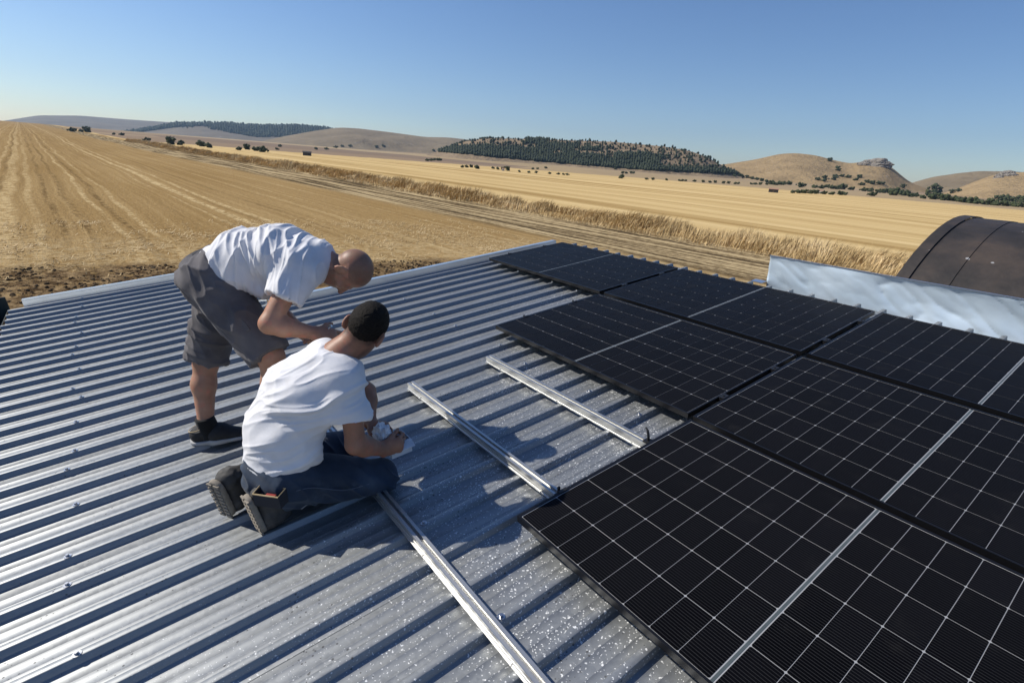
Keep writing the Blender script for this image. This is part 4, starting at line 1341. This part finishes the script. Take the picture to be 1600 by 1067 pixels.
# ---- the kneeling man, facing up the roof, seen from behind
def kneeling_man():
    org = np.array([-.80, -.62, ZT])
    root = thing('person', org, 'man with dark hair, white t-shirt and jeans kneeling with his back turned', 'person')
    R0 = Matrix.Translation(-Vector(org))
    X = np.array([1.0, 0, 0]); Y = np.array([0, 1.0, 0]); Z = np.array([0, 0, 1.0])
    lat = nz(X * .97 + Y * .12 - Z * .10)
    pel = np.array([-.785, -.69, .125]); s1 = np.array([-.775, -.64, .30]); s2 = np.array([-.735, -.54, .45]); s3 = np.array([-.695, -.445, .535]); n0 = Pt(531, 553, 2.20)
    hc = Pt(572, 514, 2.20)
    hipR = pel + np.array([.095, .02, -.01]); hipL = pel + np.array([-.10, .02, 0])
    knR = np.array([-.615, -.315, -.008]); knL = np.array([-.965, -.38, -.008])
    ankR = np.array([-.700, -.745, .040]); ankL = np.array([-.925, -.845, .045])
    shR = Pt(543, 600, 2.13); shL = np.array([-.885, -.395, .535])
    elR = Pt(556, 694, 2.19); wrR = Pt(598, 702, 2.34); elL = np.array([-.90, -.22, .28]); wrL = Pt(578, 661, 2.50)
    allp = [pel, s2, hc, knR, knL, ankR, ankL, shR, shL, elR, wrR, elL, wrL, Pt(620, 700, 2.45)]
    lo, hi = bbox(allp, .19); lo[2] = ZT - .03
    B = Field(lo, hi, .0045)
    for a, b, r1, r2 in [(pel, s1, .110, .105), (s1, s2, .105, .112), (s2, s3, .112, .098)]: B.cone(a, b, r1, r2, .05, (lat, 1.4))
    B.cone(s3, n0, .070, .060, .05); B.cone(n0, hc + (n0 - hc) * .25, .058, .056, .03)
    hup = nz(CM[0] * .50 - CM[1] * .85 + CM[2] * .15); hfw = nz(CM[2] * .95 - CM[0] * .08 + CM[1] * .22)
    head(B, hc, hup, hfw, .98)
    for hp, kn, an in ((hipR, knR, ankR), (hipL, knL, ankL)):
        B.cone(hp, kn, .085, .055, .03); B.cone(kn, an, .05, .042, .03)
    for sh, el, wr in ((shR, elR, wrR), (shL, elL, wrL)):
        B.cone(sh, el, .043, .041, .03); m = el + (wr - el) * .3; B.cone(el, m, .041, .043, .02); B.cone(m, wr, .043, .028, .02)
    hand(B, wrR, Y * .9 + X * .10 - Z * .05, -X * .9 - Z * .1, Z * .9 + X * .1, (.85, .95, 1.0, 1.05), thumb=(.8, .35, .5))
    hand(B, wrL, X * .75 + Y * .45 + Z * .0, -Z * .8 - Y * .3, -Y * .8 + X * .2, (.55, .65, .7, .8))
    part_from(B, 'body', M_SKIN2, root, None, 1, stubble(hc, hup, hfw, .98, .9, .5)).matrix_local = R0
    # hair: close crop over the back and top of the skull
    up = hup; fwv = nz(hfw - up * (hfw @ up)); rt = np.cross(fwv, up); A = (rt, fwv, up); sc = .98
    H = Field(*bbox([hc], .16), .0038); at = lambda r, f, u: hc + (rt * r + fwv * f + up * u) * sc
    H.ell(at(0, -.013, .030), A, (.0782 * sc, .1003 * sc, .0942 * sc), .01, cut=[(at(0, .050, .045), fwv * .8 - up * .55), (at(0, -.06, -.062), -up * 1.0 + fwv * .25), (at(0, .012, -.030), fwv * .80 - up * .55)])
    hf = lambda V: (vnoise((V - hc) * 190, 51) - .5) * .0035 + (vnoise((V - hc) * 25, 52) - .5) * .004
    part_from(H, 'hair', M_HAIR, root, hf, 1).matrix_local = R0
    # t-shirt
    T = Field(lo, hi, .0042)
    hem = (pel + (s1 - pel) * .10 + np.array([0, 0, 0]), nz((pel - s1) + X * .00 - Y * .02))
    for a, b, r1, r2 in [(pel + (s1 - pel) * -.05, s1, .138, .132), (s1, s2, .132, .132), (s2, s3, .132, .112)]: T.cone(a, b, r1, r2, .06, (lat, 1.42), cut=[hem])
    T.cone(s3, s3 + (n0 - s3) * .62, .092, .070, .05, cut=[(s3 + (n0 - s3) * .72, n0 - s3)])
    for sh, el, sg in ((shR, elR, 1), (shL, elL, -1)):
        d = nz(el - sh); T.cone(sh - lat * sg * .045 - d * .005, sh + d * .19, .080, .078, .06, cut=[(sh + d * .145, d)])

    def folds(V):
        q = V - s2
        a = q @ nz(X * .6 + Z * .5 - Y * .2); b = q @ nz(Z * .8 - X * .5)
        w = vnoise(q * 6, 90)
        n = vnoise(np.stack([b * 21 + w * 1.6, a * 2.6, (q @ Y) * 3], -1), 97); r = (1 - np.abs(2 * n - 1)) ** 2
        n2 = vnoise(np.stack([a * 13 + w, b * 6, (q @ Y) * 6], -1), 98)
        side = sstep(-.06, .12, q @ X) * (1 - sstep(.05, .16, q[:, 2]))
        n3 = vnoise(np.stack([b * 38 + w * 3 + a * 8, a * 6, (q @ Y) * 7], -1), 87)
        return (r ** 1.5 - .28) * .021 * (.18 + .82 * side) + ((1 - np.abs(2 * n2 - 1)) ** 3 - .3) * .007 + ((1 - np.abs(2 * n3 - 1)) ** 4 - .25) * .005
    ts = part_from(T, 't_shirt', M_TEE, root, folds, 1); ts.matrix_local = R0
    collar(ts, s3 + (n0 - s3) * .72, n0 - s3, lat, .073, 1.12)
    # jeans
    J = Field(lo, hi, .0052); wc = (pel + (s1 - pel) * .42, s1 - pel)
    J.cone(pel, s1, .128, .120, .05, (lat, 1.42), cut=[wc]); J.ell(pel + Y * -.01 - Z * .02, (X, Y, Z), (.178, .135, .115), .05)
    for hp, kn, an in ((hipR, knR, ankR), (hipL, knL, ankL)):
        J.cone(hp, kn, .112, .074, .035, cut=[(np.array([0, 0, ZT + .001]), -Z)]); d = nz(an - kn)
        J.cone(kn, an, .070, .058, .025, cut=[(an - d * .03, d), (np.array([0, 0, ZT + .001]), -Z)])

    def jf(V):
        q = V - pel; n = vnoise(np.stack([q[:, 0] * 8, q[:, 1] * 22 + q[:, 2] * 14, q[:, 2] * 9], -1), 99); n2 = vnoise(q * 10, 89)
        return ((1 - np.abs(2 * n - 1)) ** 2 - .4) * .014 + (n2 - .5) * .012
    je = part_from(J, 'jeans', M_JEANS, root, jf, 1); je.matrix_local = R0
    def seam(pts, rad, out, name='seam', mat=M_SEAM):
        MB().tube([q + nz(o) * 0 for q, o in zip(pts, out)], rad, 6).build(name, mat, je)
    d_ = knR - hipR; o_ = nz(X - nz(d_) * (X @ nz(d_)))
    seam([hipR + d_ * t + o_ * ((.112 + (.074 - .112) * t) + .0065) + Z * .012 * math.sin(t * 9) for t in np.linspace(.02, 1.0, 16)], .0022, [Z] * 16)
    # boots: toes on the sheet, heels raised
    for an, th in ((ankR, .16), (ankL, .50)):
        XX = np.array([math.cos(th), math.sin(th), 0]); YY = np.array([-math.sin(th), math.cos(th), 0])
        toe = np.array([an[0], an[1], ZT + .026]) - YY * .02; hel = an - YY * .078 + Z * .038; ball = toe - YY * .045 + Z * .020
        K = Field(*bbox([toe, hel, an + Y * .1], .13), .0045)
        up_ = nz(np.cross(XX, hel - ball))
        if up_ @ YY < 0: up_ = -up_
        gnd = (np.array([0, 0, ZT + .002]), -Z); cut = [(ball - up_ * .018, -up_), gnd]; L = nz(hel - ball)
        K.cone(ball + up_ * .022, hel + up_ * .026, .046, .042, .03, cut=cut); K.cone(toe + YY * .034 + Z * .012, ball + up_ * .024, .035, .046, .03, (XX, 1.15), cut=cut)
        K.cone(hel + up_ * .045, an + Y * .060 + Z * .010, .043, .050, .04, cut=cut); K.cone(an, an + Y * .11 + Z * .01, .047, .050, .03, cut=[(an + Y * .095, Y)])
        K.cone(ball + up_ * .05 + Z * .02, an + YY * .03, .040, .045, .03, cut=cut)
        bo = part_from(K, 'boot', M_BOOT, root, lambda V: (vnoise(V * 60, 7) - .5) * .006, 1); bo.matrix_local = R0
        K = Field(*bbox([toe, hel], .11), .0045)
        cs = [(ball - up_ * .014, up_), (ball - up_ * .036, -up_), (np.array([0, 0, ZT]), -Z)]
        K.cone(ball - up_ * .02, hel - up_ * .02, .047, .042, .02, cut=cs + [(hel + L * .045, L), (ball - L * .045, -L)])
        part_from(K, 'sole', M_SOLE, bo, None, 0)
        tr = MB()
        for k in range(9):
            c0 = ball + L * (k * .021 - .035) - up_ * .036
            for s in (-1, 1):
                v = [c0 + L * a + XX * b * s - up_ * c for c in (-.004, .005) for a, b in ((-.006, .006), (.006, .006), (.006, .036), (-.006, .036))]
                tr.add(v, [(0, 1, 2, 3), (7, 6, 5, 4), (0, 4, 5, 1), (1, 5, 6, 2), (2, 6, 7, 3), (3, 7, 4, 0)])
        tr.build('tread', M_SOLE, bo)
        lace = [an + Y * .06 + X * .05 + Z * -.02, an + Y * .10 + X * .065 + Z * .0, an + Y * .12 + X * .06 + Z * -.045, an + Y * .075 + X * .06 - Z * .06, an + Y * .065 + X * .052 - Z * .03]
        MB().tube(lace, .003, 6).build('lace', M_SNSOLE, bo)
    # open tool pouch sagging from the belt over the right heel, red handle inside
    pc = Pt(421, 770, 2.125); u = nz(X * .75 + Y * .62); w = np.cross(u, Z)
    def slab(a0, a1, b0, b1, c0, c1):
        v = [pc + u * a + w * b + Z * c for c in (c0, c1) for b in (b0, b1) for a in (a0, a1)]
        return v, [(0, 2, 3, 1), (4, 5, 7, 6), (0, 1, 5, 4), (2, 6, 7, 3), (0, 4, 6, 2), (1, 3, 7, 5)]
    p = MB()
    for q in [(-.056, .056, .022, .026, -.05, .004), (-.056, .056, -.026, -.022, -.05, .010), (-.060, -.056, -.026, .026, -.05, .006), (.056, .060, -.026, .026, -.05, .006), (-.056, .056, -.022, .022, -.054, -.050)]: p.add(*slab(*q))
    po = p.build('tool_pouch', M_WAIST, root, R0)
    rim = [pc + u * a + w * b + Z * c for a, b, c in ((-.058, .025, .006), (.058, .025, .006), (.058, -.025, .011), (-.058, -.025, .011), (-.058, .025, .006))]
    MB().tube(rim, .0032, 6).build('pouch_rim', M_PIPING, po)
    MB().add(*slab(-.020, .024, -.010, .008, -.040, -.010)).build('tool_handle', M_RED, po)
    return root


standing_man()
kneeling_man()


# ---- what they hold
def crumple(c, rad, seed, amp, mat, name, label, cat):
    import bmesh
    bm = bmesh.new(); bmesh.ops.create_icosphere(bm, subdivisions=4, radius=1)
    co = np.array([q.co[:] for q in bm.verts]); n = vnoise(co * 3.1 + 4, seed); n2 = vnoise(co * 7 + 2, seed + 1)
    s = 1 + amp * ((1 - np.abs(2 * n - 1)) - .5) + amp * .5 * (n2 - .5)
    for q, c_ in zip(bm.verts, co * s[:, None] * np.array(rad)): q.co = c_
    me = bpy.data.meshes.new(name); bm.to_mesh(me); bm.free(); me.materials.append(mat)
    return tag(link(name, me, None, RW @ Matrix.Translation(Vector(c))), label, cat)


crumple(Pt(598, 681, 2.40), (.040, .032, .050), 3, .8, M_BAG, 'plastic_bag', 'crumpled white plastic bag between the kneeling man\'s hands', 'bag')
bxc = Pt(620, 692, 2.46)
bx = thing('parts_box', bxc, 'small open pale box held by the kneeling man', 'box')
bb = MB()
for q in [(-.045, .045, -.05, -.047, -.04, .03), (-.045, .045, .047, .05, -.04, .03), (-.048, -.045, -.05, .05, -.04, .03), (.045, .048, -.05, .05, -.04, .03)]: bb.box(*q)
bb.build('box_wall', M_BOXI, bx); MB().box(-.045, .045, -.047, .047, -.04, -.037).build('box_bottom', M_BOXI, bx)
MB().add([(.048, -.05, .03), (.048, .05, .03), (.090, .05, .012), (.090, -.05, .012), (.048, -.05, .028), (.048, .05, .028), (.090, .05, .010), (.090, -.05, .010)],
         [(0, 1, 2, 3), (7, 6, 5, 4), (0, 4, 5, 1), (1, 5, 6, 2), (2, 6, 7, 3), (3, 7, 4, 0)]).build('box_flap', M_BOXI, bx)
tw = Pt(512, 521, 2.55)
ho = thing('hand_tool', tw, 'small metal fastener pinched in the standing man\'s fingers', 'tool')
MB().tube([(0, 0, -.01), (.004, .006, .022), (.002, .018, .034)], .0028, 6).build('shank', M_STEEL, ho)
MB().tube([(-.004, .016, .032), (.010, .022, .036)], .0055, 8).build('head', M_STEEL, ho)
